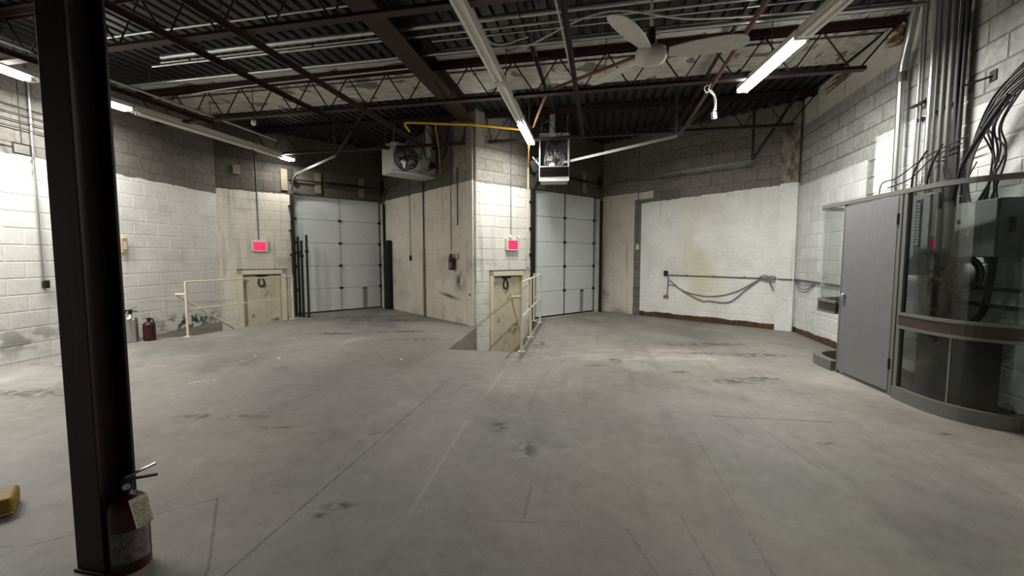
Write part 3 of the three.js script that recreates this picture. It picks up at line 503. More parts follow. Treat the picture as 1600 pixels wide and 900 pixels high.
function exitSign(F, s, h, label, heads, turn) {
  const t = thing('exit_sign', label, 'exit sign', F.to(s, h, 0.045), F.rot + turn);
  mesh(t, 'housing', rbox(0.3, 0.24, 0.07, 0.012, 0, 0, 0), M.signBox);
  mesh(t, 'lit_face', box(0.235, 0.165, 0.006, 0, -0.01, 0.037), M.signFace, 'glowing pink red face');
  const g = new TextGeometry('EXIT', { font, size: 0.115, depth: 0.003, curveSegments: 3 }); g.computeBoundingBox(); g.scale(0.66, 1, 1); g.computeBoundingBox(); const bb = g.boundingBox;
  mesh(t, 'letters', g.translate(-(bb.max.x + bb.min.x) / 2, -(bb.max.y + bb.min.y) / 2 - 0.01, 0.04), M.signLetter);
  mesh(t, 'mount_plate', box(0.1, 0.1, 0.02, 0, 0, -0.04), M.trackDark);
  if (heads) for (const x of [-0.07, 0.14]) mesh(t, 'lamp_head', cyl(0.034, 0.024, 0.05, 14, x, 0.145, 0.02, 1.1, 0, 0), M.fixture);
  mesh(t, 'conduit', rod(v3(0, 0.12, -0.03), v3(0, 2.35, -0.03), 0.008, 8), M.conduitDark);
  const l = new THREE.PointLight(0xff2050, 0.012); l.position.set(0, -0.01, 0.09); l.castShadow = true; t.add(l);
}
exitSign(F1, 0.71, 1.54, 'glowing pink exit sign above the left exit door', false, 0);
exitSign(F2, 0.82, 1.55, 'glowing pink exit sign with two lamp heads above the right exit door', true, 0);

// ---------------------------------------------------------------- pit railings
function railing(label, P, mids, stubDir, top, hand) {
  const t = thing('pit_railing', label, 'railing', P[0].clone()), o = P[0], q = P.map((p) => p.clone().sub(o)), up = (p, h) => p.clone().add(v3(0, h, 0));
  q.concat(mids.map((k) => q[0].clone().lerp(q[1], k))).forEach((p) => { mesh(t, 'post', rod(p, up(p, top), 0.018, 12), M.railing); mesh(t, 'foot_plate', box(0.1, 0.01, 0.1, p.x, 0.005, p.z), M.railing); });
  for (let i = 0; i < q.length - 1; i++) { mesh(t, 'top_rail', rod(up(q[i], top), up(q[i + 1], top), 0.014, 12), M.railing); mesh(t, 'mid_rail', rod(up(q[i], top * 0.5), up(q[i + 1], top * 0.5), 0.012, 12), M.railing); }
  const e = stubDir.clone(), s0 = up(q[0], hand), s1 = s0.clone().add(e), d = q[1].clone().sub(q[0]).normalize();
  mesh(t, 'handrail_stub', rod(s0, s1, 0.019, 12), M.railing);
  mesh(t, 'stair_handrail', rod(s1, s1.clone().add(d.clone().multiplyScalar(1.45)).add(v3(0, -1.05, 0)), 0.018, 12), M.railing);
}
railing('cream pipe railing beside the left stair pit', [V(-5.31, 0, 6.9), V(-4.63, 0, 8.93), F1.to(1.33, 0, 0.06)], [], v3(-0.15, 0, 0.02), 0.9, 0.7);
railing('cream pipe railing beside the right stair pit at the middle corner', [V(0.13, 0, 5.79), V(0.56, 0, 8.43), F2.to(1.36, 0, 0.1)], [0.4], v3(-0.14, 0, 0.02), 0.96, 0.76);

// ---------------------------------------------------------------- fluorescent strip lamps
function strip(label, A, B, h, lit, joints, group) {          // A near end, B far end; lit = [from, to] stretches in metres from A
  const a = V(A[0], 0, A[1]), b = V(B[0], 0, B[1]), d = b.clone().sub(a), L = d.length();
  const t = thing('strip_light', label, 'strip light', a.setY(h), Math.atan2(-d.x, -d.z), group);
  const cuts = [0, ...joints, L];
  for (let i = 0; i < cuts.length - 1; i++) {
    const c0 = cuts[i] + 0.012, c1 = cuts[i + 1] - 0.012, l = c1 - c0, zc = -(c0 + c1) / 2;
    const hs = mesh(t, 'housing', [rbox(0.12, 0.06, l, 0.006, 0, 0.08, zc), box(0.05, 0.03, l, 0, 0.04, zc)], M.fixture);
    for (const z of [-c0 - 0.02, -c1 + 0.02]) mesh(hs, 'lamp_holder', rbox(0.13, 0.05, 0.025, 0.004, 0, 0.035, z), M.fixture);
    const bounds = [c0 + 0.05]; for (const [p, q] of lit) for (const k of [p, q]) if (k > c0 + 0.06 && k < c1 - 0.06) bounds.push(k); bounds.push(c1 - 0.05);
    for (let k = 0; k < bounds.length - 1; k++) {
      const m0 = bounds[k], m1 = bounds[k + 1], on = lit.some(([p, q]) => (m0 + m1) / 2 > p && (m0 + m1) / 2 < q);
      for (const x of [-0.04, 0.04]) mesh(t, on ? 'lit_tube' : 'tube', rod(v3(x, 0.012, -m0), v3(x, 0.012, -m1), 0.016, 12), on ? M.tubeOn : M.tubeOff);
    }
  }
  for (const [p, q, k = 1] of lit) {
    const r = new THREE.RectAreaLight(LAMP_COLOR, TUBE_NITS * k, 0.1, q - p); r.position.set(0, -0.012, -(p + q) / 2); r.rotation.x = -Math.PI / 2; t.add(r);
  }
  for (let z = 0.35; z < L; z += 1.6) mesh(t, 'hanger_rod', rod(v3(0, 0.1, -z), v3(0, DECK - h, -z), 0.005, 6), M.conduitDark);
}
strip('lit strip light at the left edge near the left wall', [-5.62, 2.3], [-5.58, 5.17], 3.33, [[0.1, 2.75]], [1.22]);
strip('long mostly dark strip light with a glowing tip leading to the left loading bay', [-5.5, 5.45], [-4.66, 9.25], 3.33, [[0.06, 0.7, 1], [3.55, 3.83, 1]], [0.72, 2.85]);
strip('long strip light down the middle, lit only at its far end by the right heater', [-1.0, 0.5], [0.36, 7.95], 3.33, [[6.3, 7.5, 0.9]], [1.6, 4.72]);
strip('bright strip light on the right, lit at its far end', [2.42, 1.2], [2.86, 5.48], 3.33, [[3.02, 4.26, 1.55]], [0.5, 2.95]);
strip('dark strip light behind the viewpoint over the middle', [-1.9, -4.0], [-1.5, -1.5], 3.33, [], [1.25]);
strip('dark strip light behind the viewpoint on the left', [-5.4, -3.2], [-5.3, -0.8], 3.33, [], [1.2]);

// ---------------------------------------------------------------- ceiling fan
{
  const t = thing('ceiling_fan', 'white three-blade ceiling fan hanging near the right lamp', 'fan', V(1.14, 2.95, 3.62));
  mesh(t, 'motor_housing', lathe([[0, -0.075], [0.06, -0.07], [0.115, -0.045], [0.125, 0], [0.12, 0.04], [0.08, 0.062], [0.03, 0.07], [0, 0.07]], 32), M.fan);
  mesh(t, 'canopy_cup', lathe([[0.02, 0.06], [0.042, 0.08], [0.036, 0.2], [0.02, 0.22]], 18), M.trackDark);
  mesh(t, 'down_rod', rod(v3(0, 0.06, 0), v3(0, 1.0, 0), 0.0125, 10), M.fixture);
  const S = new THREE.Shape(); S.moveTo(0.14, -0.045); S.lineTo(0.3, -0.07); S.bezierCurveTo(0.5, -0.088, 0.62, -0.085, 0.68, -0.06); S.bezierCurveTo(0.73, -0.03, 0.73, 0.03, 0.68, 0.06); S.bezierCurveTo(0.62, 0.085, 0.5, 0.088, 0.3, 0.07); S.lineTo(0.14, 0.045); S.closePath(); 
  const bg = new THREE.ExtrudeGeometry(S, { depth: 0.006, bevelEnabled: true, bevelSize: 0.002, bevelThickness: 0.002, bevelSegments: 1 }).scale(1, 1.14, 1).rotateX(-Math.PI / 2 - 0.24);
  for (const az of [108, 218, 331]) {
    const a = az * Math.PI / 180, b = mesh(t, 'blade', bg, M.fan); b.rotation.y = Math.PI / 2 - a; b.position.y = 0.012;
    mesh(b, 'blade_iron', rbox(0.14, 0.01, 0.05, 0.003, 0.17, 0.012, 0, -0.24), M.trackDark);
  }
}

// ---------------------------------------------------------------- unit heaters
function fanGuard(t, x, y, z, r) {
  const f = mesh(t, 'fan_ring', new THREE.CylinderGeometry(r, r * 1.04, 0.1, 40, 1, true).rotateX(Math.PI / 2).translate(x, y, z + 0.03), mat({ color: 0x6f7070, roughness: 0.3, metalness: 0.8, side: THREE.DoubleSide }));
  mesh(t, 'fan_opening', tf(new THREE.CircleGeometry(r * 0.98, 36), x, y, z + 0.004), M.heaterDark);
  for (let i = 0; i < 4; i++) { const g = new THREE.CylinderGeometry(r * 0.9, r * 0.9, 0.004, 10, 1, false, 0, 0.95).rotateX(Math.PI / 2); tf(g, 0, 0, 0, 0.25, 0, 0); tf(g, 0, 0, 0, 0, 0, i * Math.PI / 2 + 0.5); mesh(t, 'fan_blade', g.translate(x, y, z + 0.035), M.galv); }
  mesh(t, 'fan_motor', [cyl(r * 0.26, r * 0.26, 0.12, 20, x, y, z + 0.09, Math.PI / 2), cyl(r * 0.1, r * 0.1, 0.02, 12, x, y, z + 0.16, Math.PI / 2)], M.black);
  for (let i = 1; i <= 5; i++) mesh(f, 'guard_wire', tf(new THREE.TorusGeometry(r * i / 5, 0.0028, 5, 40), x, y, z + 0.09), M.conduit);
  for (let i = 0; i < 6; i++) { const a = i * Math.PI / 6; mesh(f, 'guard_wire', rod(v3(x - r * Math.cos(a), y - r * Math.sin(a), z + 0.092), v3(x + r * Math.cos(a), y + r * Math.sin(a), z + 0.092), 0.0028, 5), M.conduit); }
}
function flue(t, x, y0, y1, z, r) {
  const pts = []; let s = 5; for (let y = y0; y < y1; y += 0.03) { s = (s * 7 + 3) % 11; pts.push([r * (0.9 + 0.14 * (s / 11)), y]); } pts.push([r, y1]);
  mesh(t, 'flue_pipe', lathe(pts, 20).translate(x, 0, z), M.flue, 'crinkled silver flue pipe');
}
{ // left heater, box parallel to the loading doors
  const t = thing('unit_heater', 'grey box heater with a round fan hanging by the left loading door', 'heater', V(-2.28, 2.93, 8.3), F1.rot), W = 0.98, H = 0.58, D = 0.46;
  mesh(t, 'cabinet', rbox(W, H, D, 0.012, W / 2, H / 2, -D / 2), M.heater);
  mesh(t, 'seam', [box(0.004, H - 0.02, 0.004, W * 0.62, H / 2, 0.001), box(W, 0.01, 0.006, W / 2, 0.05, 0.001)], M.trackDark);
  fanGuard(t, 0.27, 0.3, 0.002, 0.235);
  mesh(t, 'flue_collar', rbox(0.2, 0.12, 0.14, 0.02, 0.68, 0.37, 0.05), M.galv);
  flue(t, 0.74, 0.36, 0.98, 0.09, 0.072);
  mesh(t, 'gas_valve', [rbox(0.11, 0.09, 0.09, 0.01, 0.84, 0.22, 0.06), cyl(0.03, 0.03, 0.05, 12, 0.84, 0.28, 0.06)], M.black);
  mesh(t, 'wire_lead', [tube([v3(0.45, 0.1, 0.05), v3(0.6, 0.07, 0.06), v3(0.75, 0.12, 0.05), v3(0.84, 0.2, 0.08)], 0.007, 20, 6), tube([v3(0.5, 0.08, 0.04), v3(0.64, 0.13, 0.06), v3(0.8, 0.14, 0.05), v3(0.95, 0.3, 0.06), v3(0.98, 0.36, 0.02)], 0.006, 20, 6)], M.cable);
  for (const [x, z] of [[0.06, -0.06], [0.06, -0.4], [0.92, -0.06], [0.92, -0.4]]) mesh(t, 'hanger_rod', rod(v3(x, H, z), v3(x, DECK - 2.93, z), 0.006, 6), M.conduit);
}
{ // right heater, open side towards the camera
  const t = thing('unit_heater', 'open box heater with a hanging black tray above the right loading door', 'heater', V(0.5, 2.7, 7.98), -0.08), W = 0.55, H = 0.86, D = 0.42;
  const c = mesh(t, 'cabinet', [box(0.02, H, D, 0.01, H / 2, -D / 2), box(0.02, H, D, W - 0.01, H / 2, -D / 2), box(W, 0.02, D, W / 2, H - 0.01, -D / 2), box(W, 0.15, D, W / 2, 0.075, -D / 2), box(W, H, 0.02, W / 2, H / 2, -D + 0.01), ], M.heater);
  mesh(t, 'inner_panel', box(W, H * 0.86, 0.02, W / 2, H * 0.55, -0.2), M.panelDark);
  mesh(c, 'face_lip', [box(W, 0.02, 0.012, W / 2, H - 0.01, 0.004), box(0.03, H, 0.012, W - 0.015, H / 2, 0.004), box(0.02, H, 0.012, 0.01, H / 2, 0.004)], M.heater);
  fanGuard(t, 0.29, 0.4, -0.188, 0.185);
  mesh(t, 'tray', [box(W * 0.96, 0.16, 0.012, W * 0.5, 0.17, 0.03), box(W * 0.96, 0.012, 0.1, W * 0.5, 0.095, -0.015)], M.matBlack);
  mesh(t, 'tray_lip', [rbox(W * 0.94, 0.02, 0.02, 0.004, W * 0.5, 0.255, 0.03), rod(v3(0.03, 0.25, 0.03), v3(-0.12, 0.45, -0.05), 0.012, 8)], M.galv);
  mesh(t, 'side_flap', box(0.22, 0.2, 0.012, -0.06, 0.3, -0.02, 0, 0.6, 0.5), M.heaterDark);
  mesh(t, 'flue_collar', cyl(0.07, 0.07, 0.05, 20, 0.3, H - 0.1, -0.17, Math.PI / 2), M.heaterDark);
  flue(t, 0.24, 0.8, 1.24, -0.1, 0.055);
  mesh(t, 'wire_lead', [tube([v3(0.17, 0.75, -0.15), v3(0.13, 0.62, -0.12), v3(0.16, 0.5, -0.12), v3(0.2, 0.42, -0.14)], 0.009, 20, 6), tube([v3(0.22, 1.1, -0.05), v3(0.08, 1.05, -0.02), v3(0.03, 0.9, -0.02), v3(0.02, 0.8, -0.02)], 0.007, 20, 6)], M.cableGrey);
  for (const [x, z] of [[0.03, -0.05], [0.52, -0.05], [0.52, -0.36], [0.03, -0.36]]) mesh(t, 'hanger_rod', rod(v3(x, H, z), v3(x, DECK - 2.7, z), 0.006, 6), M.conduit);
}

// ---------------------------------------------------------------- gas pipes and roof conduits
function pipe(name, label, cat, pts, r, m, group) { const o = pts[0], t = thing(name, label, cat, o.clone(), 0, group); mesh(t, 'pipe', bent(pts.map((p) => p.clone().sub(o)), r), m); return t; }
pipe('gas_pipe', 'yellow gas pipe running from the left heater past the middle corner', 'pipe', [V(-1.72, 3.4, 7.32), V(-1.8, 3.52, 7.2), V(-0.66, 3.52, 7.33), V(0.12, 3.5, 7.52)], 0.019, M.yellow);
pipe('gas_pipe', 'orange gas drop pipe beside the left heater flue', 'pipe', [V(-1.28, 3.51, 7.26), V(-1.38, 3.35, 8.2), V(-1.42, 2.98, 8.6)], 0.013, M.orangePipe);
pipe('gas_pipe', 'rusty orange pipe climbing diagonally towards the ceiling fan', 'pipe', [V(0.12, 3.52, 7.52), V(0.36, 3.52, 7.48), V(0.46, 3.52, 6.04), V(0.57, 3.53, 5.79), V(1.5, 3.55, 4.85)], 0.02, M.orangePipe);
pipe('gas_pipe', 'orange vertical pipe left of the right heater', 'pipe', [V(0.3, 3.9, 7.55), V(0.3, 3.45, 7.6), V(0.3, 2.95, 8.0)], 0.012, M.orangePipe);
pipe('gas_pipe', 'cream vertical pipe left of the right loading door', 'pipe', [F2.to(1.24, 3.1, 0.05), F2.to(1.24, 1.1, 0.05)], 0.022, M.cream);
for (const [a, h, b0, b1, r, m, l] of [[4.62, 3.86, -5.55, 3.0, 0.03, 'conduit', 'thick pale conduit nearest under the roof deck'], [4.74, 3.82, -5.85, 3.0, 0.016, 'conduit', 'thin conduit just behind the thick pale one'], [4.82, 3.9, -5.8, -2.5, 0.014, 'conduit', 'short thin conduit on the left under the deck'], [5.13, 3.8, -7.0, 3.1, 0.02, 'conduit', 'conduit in front of the pale ceiling boards'], [4.0, 3.8, -6.4, -2.4, 0.014, 'conduit', 'thin bright conduit near the steel column top'], [4.95, 3.86, -2.0, 3.0, 0.013, 'conduit', 'thin conduit above the fan'], [5.25, 3.9, -2.0, 3.0, 0.013, 'conduitDark', 'dark thin conduit above the fan, farthest of the bundle']]) {
  const t = thing('roof_conduit', l, 'conduit', roof(b0, h, a), -AZ, 'conduits under the roof deck'); mesh(t, 'pipe', rod(v3(0, 0, 0), v3(b1 - b0, 0, 0), r, 10), M[m]);
  for (let x = 0.6; x < b1 - b0; x += 1.8) mesh(t, 'strap', box(0.02, DECK - h + r, 0.012, x, (DECK - h - r) / 2, 0), M.conduitDark);
}
pipe('roof_conduit', 'bright conduit running along the room by the left lamp row', 'conduit', [roof(-5.84, 3.44, 3.2), roof(-5.84, 3.44, 6.9)], 0.018, M.conduit);
for (const [pts, l] of [[[roof(-1.5, 3.9, 4.1), roof(-1.42, 3.84, 4.6), roof(-1.2, 3.7, 4.85), roof(-0.85, 3.82, 5.0)], 'loose cable arching near the middle strip light'], [[roof(-6.2, 3.8, 5.6), roof(-5.0, 3.66, 5.2), roof(-4.0, 3.72, 5.3), roof(-2.5, 3.78, 5.4)], 'sagging cable under the pale boards on the left'], [[roof(-0.9, 3.7, 5.0), roof(0.0, 3.78, 4.6), roof(0.9, 3.72, 4.8), roof(2.2, 3.82, 5.1)], 'sagging white cable behind the ceiling fan'], [[roof(-0.55, 3.9, 3.6), roof(-0.45, 3.7, 4.2), roof(-0.38, 3.5, 5.3)], 'straight pale cord beside the maroon bridging angle']]) {
  const t = thing('loose_cable', l, 'cable', pts[0].clone()); mesh(t, 'cable', tube(pts.map((p) => p.clone().sub(pts[0])), 0.011, 40, 6), M.cableWhite);
}
{ // dangling plug
  const t = thing('hanging_socket', 'white cable with a socket dangling below the rusty bridging angle', 'socket', roof(1.26, 3.38, 5.6));
  mesh(t, 'cable', [tube([v3(0, 0, 0), v3(-0.04, -0.1, 0.02), v3(0.03, -0.16, 0), v3(0.05, -0.28, 0), v3(0.03, -0.34, 0.01)], 0.008, 30, 6), tube([v3(0, -0.02, 0), v3(-0.08, -0.06, 0), v3(-0.07, -0.13, 0.02), v3(0.0, -0.1, 0), v3(0.05, -0.2, 0.01), v3(0.06, -0.33, 0)], 0.007, 30, 6)], M.cableWhite);
  mesh(t, 'socket_body', rbox(0.055, 0.085, 0.045, 0.01, 0.04, -0.39, 0, 0, 0.3, 0.15), M.cableWhite);
}
{ const t = thing('bare_bulb', 'small bare white bulb hanging above the left stair pit', 'bulb', V(-3.92, 3.34, 6.62)); mesh(t, 'bulb', new THREE.SphereGeometry(0.035, 16, 12).scale(1, 1.4, 1), M.tubeOff); mesh(t, 'cord', rod(v3(0, 0.04, 0), v3(0, 0.5, 0), 0.005, 6), M.cable); }

// ---------------------------------------------------------------- fittings on walls
function onWall(F, name, label, cat, s, h, o = 0) { return thing(name, label, cat, F.to(s, h, o), F.rot); }
{ let t = onWall(F1r, 'wall_pipe', 'thin brown pipe from heater to floor on the cream return wall', 'pipe', 2.12, 0, 0.03);
  mesh(t, 'lower_pipe', rod(v3(0, 0, 0), v3(0, 1.42, 0), 0.03, 10), mat({ map: speck(110, 160, [1, 0.84, 0.64]), roughness: 0.7 })); mesh(t, 'upper_pipe', rod(v3(0, 1.4, 0), v3(0, 2.95, 0), 0.014, 8), M.cable);
  t = onWall(F1r, 'pull_switch', 'small black pull switch hanging on a cord by the left heater', 'switch', 1.48, 1.28, 0.03); mesh(t, 'switch_body', rbox(0.05, 0.12, 0.035, 0.008, 0, 0, 0), M.black); mesh(t, 'cord', rod(v3(0, 0.05, 0), v3(0, 1.75, 0), 0.006, 6), M.cable);
  t = onWall(F1r, 'wall_conduit', 'thin dark conduit stub above the hung extinguisher', 'conduit', 3.46, 1.92, 0.02); mesh(t, 'pipe', rod(v3(0, 0, 0), v3(0, 1.1, 0), 0.009, 8), M.cable);
  t = onWall(F1r, 'wall_conduit', 'thin pale conduit running down to the hung extinguisher', 'conduit', 3.22, 1.42, 0.02); mesh(t, 'pipe', rod(v3(0, 0, 0), v3(0, 2.0, 0), 0.007, 8), M.conduitDark);
  t = onWall(F1r, 'wall_outlet', 'small white outlet low on the middle corner pillar', 'outlet', 3.92, 0.6, 0.055); mesh(t, 'plate', rbox(0.075, 0.115, 0.01, 0.004, 0, 0, 0), M.signBox); mesh(t, 'socket_face', box(0.035, 0.06, 0.006, 0, 0, 0.006), M.panelDark);
  t = onWall(F2r, 'light_switch', 'small white switch on the bare grey stripe of the panel wall', 'switch', 0.93, 1.53, 0.012); mesh(t, 'plate', rbox(0.07, 0.12, 0.015, 0.004, 0, 0, 0), M.signBox); mesh(t, 'toggle', box(0.014, 0.03, 0.02, 0, 0, 0.012), M.signBox);
  t = onWall(F2r, 'wall_conduit', 'thin dark conduit down the bare wall above the white panel', 'conduit', 0.93, 1.6, 0.015); mesh(t, 'pipe', rod(v3(0, 0, 0), v3(0, 2.2, 0), 0.01, 8), M.conduitDark);
}
{ // socket rail and hanging cables on the white panel
  let t = onWall(F2r, 'junction_box', 'small black junction box on the white panel wall', 'junction box', 1.62, 0.96, 0.03); mesh(t, 'box_body', rbox(0.075, 0.11, 0.05, 0.006, 0, 0, 0), M.black); mesh(t, 'cover', box(0.06, 0.09, 0.006, 0, 0, 0.026), M.trackDark);
  t = onWall(F2r, 'surface_conduit', 'long horizontal conduit across the white panel wall', 'conduit', 1.66, 0.925, 0.025); mesh(t, 'pipe', [rod(v3(0, 0, 0), v3(2.04, -0.01, 0), 0.011, 8), bent([v3(2.03, -0.01, 0), v3(2.06, -0.01, 0.08), v3(2.29, -0.01, 0.08)], 0.011, 8)], M.conduitDark);
  for (const x of [0.4, 0.95, 1.5]) mesh(t, 'strap', box(0.02, 0.04, 0.02, x, 0, -0.005), M.conduitDark);
  t = onWall(FR, 'surface_conduit', 'horizontal conduit along the right wall to the enclosure', 'conduit', 0.05, 0.915, 0.03); mesh(t, 'pipe', rod(v3(0, 0, 0), v3(2.4, -0.02, 0), 0.016, 8), M.conduitDark);
  t = onWall(F2r, 'hanging_cable', 'two grey cables sagging below the conduit on the white panel', 'cable', 1.7, 0.9, 0.02);
  mesh(t, 'cable', tube([v3(0.0, -0.08, 0), v3(0.3, -0.3, 0.01), v3(0.72, -0.48, 0.01), v3(0.8, -0.46, 0.015), v3(1.2, -0.46, 0.01), v3(1.5, -0.2, 0.01), v3(1.74, 0.01, 0.01)], 0.011, 60, 6), M.cableGrey);
  mesh(t, 'cable', tube([v3(-0.04, -0.18, 0), v3(0.12, -0.2, 0), v3(0.4, -0.32, 0.01), v3(0.85, -0.37, 0.01), v3(1.3, -0.26, 0.01), v3(1.72, 0.0, 0.01)], 0.009, 60, 6), M.cableGrey);
  mesh(t, 'cable', tube([v3(-0.03, 0, 0), v3(-0.03, -0.2, 0), v3(-0.05, -0.42, 0)], 0.007, 20, 6), M.cable);
  t = onWall(F2r, 'wall_outlet', 'small beige outlet under the black junction box', 'outlet', 1.63, 0.46, 0.015); mesh(t, 'plate', rbox(0.115, 0.085, 0.02, 0.004, 0, 0, 0), M.beige); for (const x of [-0.025, 0.025]) mesh(t, 'socket_face', box(0.03, 0.04, 0.006, x, 0, 0.011), M.panelDark);
  t = onWall(F2r, 'cable_knot', 'tangle of grey cable tied to the conduit near the pilaster', 'cable', 3.62, 0.92, 0.04);
  for (let i = 0; i < 4; i++) mesh(t, 'loop', tube([v3(-0.22, 0, 0), v3(-0.1, 0.03 * (i - 1), 0.02 + 0.01 * i), v3(0.02, -0.02, 0.03), v3(0.06, 0.03, 0.01 * i), v3(-0.04, 0.02, 0.03), v3(-0.02 + 0.02 * i, -0.1 - 0.04 * i, 0.02)], 0.009, 30, 6), M.cableGrey);
  t = onWall(FR, 'hanging_cable', 'thin pale cable loops below the conduit on the right wall', 'cable', 0.06, 0.9, 0.03);
  for (let i = 0; i < 3; i++) mesh(t, 'loop', tube([v3(0, 0, 0), v3(0.2 + 0.05 * i, -0.16 + 0.04 * i, 0.01), v3(0.5, -0.15 + 0.045 * i, 0.01), v3(0.72, -0.02, 0)], 0.006, 30, 6), M.cableGrey);
}
{ // left wall fittings; distances from the corner by the exit door
  const at = (e) => FL.L - e;
  let t = onWall(FL, 'wall_conduit', 'shiny vertical conduit on the white left wall behind the column', 'conduit', at(3.05), 0.98, 0.02); mesh(t, 'pipe', rod(v3(0, 0, 0), v3(0, 2.9, 0), 0.012, 8), M.conduit);
  t = onWall(FL, 'wall_switch', 'small black switch box at the foot of the left wall conduit', 'switch', at(3.03), 0.95, 0.03); mesh(t, 'box_body', rbox(0.06, 0.1, 0.05, 0.006, 0, 0, 0), M.black); mesh(t, 'toggle', box(0.012, 0.03, 0.02, 0, 0, 0.03), M.trackDark);
  t = onWall(FL, 'wall_frame', 'small black wire frame bracket high on the left wall', 'bracket', at(3.24), 2.62, 0.12);
  mesh(t, 'frame_bars', [rod(v3(-0.09, -0.06, 0), v3(0.09, -0.06, 0), 0.01), rod(v3(-0.09, 0.06, 0), v3(0.09, 0.06, 0), 0.01), rod(v3(-0.09, -0.06, 0), v3(-0.09, 0.06, 0), 0.01), rod(v3(0.09, -0.06, 0), v3(0.09, 0.06, 0), 0.01), rod(v3(-0.09, 0.0, 0), v3(-0.12, 0.03, -0.12), 0.01)], M.black); mesh(t, 'drop_rod', rod(v3(0, 0.06, 0), v3(0, 1.3, 0), 0.006, 6), M.cable);
  t = onWall(FL, 'wall_device', 'small beige alarm box on the left wall beside the column', 'alarm box', at(1.96), 1.48, 0.025); mesh(t, 'box_body', rbox(0.09, 0.23, 0.05, 0.008, 0, 0, 0), M.beige); mesh(t, 'front_plate', box(0.05, 0.12, 0.006, 0, 0, 0.026), M.signBox);
  for (let i = 0; i < 4; i++) { t = thing('overhead_wire', ['lowest', 'second lowest', 'second highest', 'highest'][i] + ' of four thin black wires on the upper left wall', 'wire', FL.to(at(4.6), 2.9 + i * 0.09, 0.03), 0, 'wires on the upper left wall'); const e = FL.to(at(2.3), 2.88 + i * 0.085, 0.03).sub(t.position); mesh(t, 'wire', rod(v3(0, 0, 0), e, 0.006, 6), M.cable); }
}
{ // conduits up the right wall
  let t = onWall(FR, 'wall_conduit', 'thick shiny conduit rising from the enclosure and bending at the roof', 'conduit', 2.76, 0, 0.09);
  mesh(t, 'pipe', bent([v3(0, 1.93, 0), v3(-0.01, 3.32, 0), v3(0.12, 3.62, 0.02), v3(0.2, 3.93, 0.02)], 0.037, 16), M.conduit); mesh(t, 'coupling', cyl(0.045, 0.045, 0.1, 16, -0.01, 3.24, 0), M.conduitDark);
  const rows = [[2.98, 0.013, 'conduit', 'thin conduit just right of the thick shiny one'], [3.035, 0.01, 'conduitDark', 'thin dark conduit second right of the thick one'], [3.17, 0.03, 'conduit', 'medium shiny conduit in the middle of the wall bundle'], [3.235, 0.012, 'conduitDark', 'thin conduit behind the medium shiny one'], [3.33, 0.022, 'conduitDark', 'dark conduit left of the black cable trunk, nearer the camera'], [3.42, 0.024, 'conduitDark', 'dark conduit touching the black cable trunk']];
  for (const [s, r, m, l] of rows) { const w = onWall(FR, 'wall_conduit', l, 'conduit', s, 1.2, 0.06); mesh(w, 'pipe', rod(v3(0, 0, 0), v3(0, 2.74, 0), r, 10), M[m]); mesh(w, 'clamp', box(r * 3, 0.03, 0.05, 0, 1.45 + s * 0.02, -0.02), M.trackDark); }
  t = onWall(FR, 'wall_cables', 'thick black trunk of cables up the right wall', 'cable', 3.56, 0.8, 0.07);
  for (let i = 0; i < 5; i++) mesh(t, 'cable', tube([v3(-0.04 + 0.022 * i, 3.14, 0.01 * (i % 2)), v3(-0.045 + 0.022 * i + rr(-0.01, 0.01), 2.2, 0.012 * (i % 3)), v3(-0.04 + 0.02 * i, 1.3, 0.01), v3(-0.04 + 0.018 * i, 0, 0)], 0.016, 24, 8), M.cable);
  t = onWall(FR, 'wall_hook', 'black steel hook arm on the right wall beside the cable trunk', 'hook', 3.8, 2.82, 0.01); mesh(t, 'plate', rbox(0.07, 0.09, 0.012, 0.003, 0.02, 0, 0), M.trackDark); mesh(t, 'arm', rod(v3(0.02, 0, 0), v3(-0.1, -0.03, 0.14), 0.009, 8), M.black);
  t = onWall(FR, 'wall_hook', 'small dark bracket on the conduits of the right wall', 'bracket', 3.02, 2.86, 0.05); mesh(t, 'arm', [box(0.2, 0.022, 0.03, 0, 0, 0.03), box(0.03, 0.07, 0.02, 0.09, 0, 0.01)], M.black);
  t = onWall(FR, 'cable_bundle', 'fan of black cables arching down into the enclosure panels', 'cable', 4.0, 2.2, 0.1);
  for (let i = 0; i < 9; i++) { const k = i * 0.022; mesh(t, 'cable', tube([v3(0.55, 0.42 + k, 0.02 + 0.012 * (i % 3)), v3(0.3, 0.36 + k * 1.1, 0.04), v3(0.06, 0.2 + k, 0.04 + 0.01 * (i % 4)), v3(-0.1 - k * 0.3, -0.02, 0.05), v3(-0.17 + k * 0.2, -0.35, 0.05), v3(-0.2 + k, -0.62, 0.04)], 0.0085, 40, 6), i % 3 ? M.cable : M.conduitDark); }
  for (let i = 0; i < 7; i++) mesh(t, 'cable', tube([v3(0.3 - i * 0.06, 0.36 - i * 0.03, 0.05), v3(0.2 - i * 0.03, 0.12, 0.07 + rr(0, 0.03)), v3(0.14 + rr(-0.06, 0.1), -0.1, 0.06), v3(0.0 + i * 0.033, -0.46, 0.08)], 0.007, 24, 6), M.cable);
  mesh(t, 'cable', tube([v3(0.28, 0.32, 0.12), v3(0.08, 0.08, 0.14), v3(-0.12, -0.14, 0.12), v3(-0.22, -0.4, 0.1)], 0.016, 30, 8), M.cable);
  t = onWall(FR, 'loose_cable', 'thin loose wires crossing the wall conduits above the enclosure', 'cable', 2.6, 2.05, 0.13);
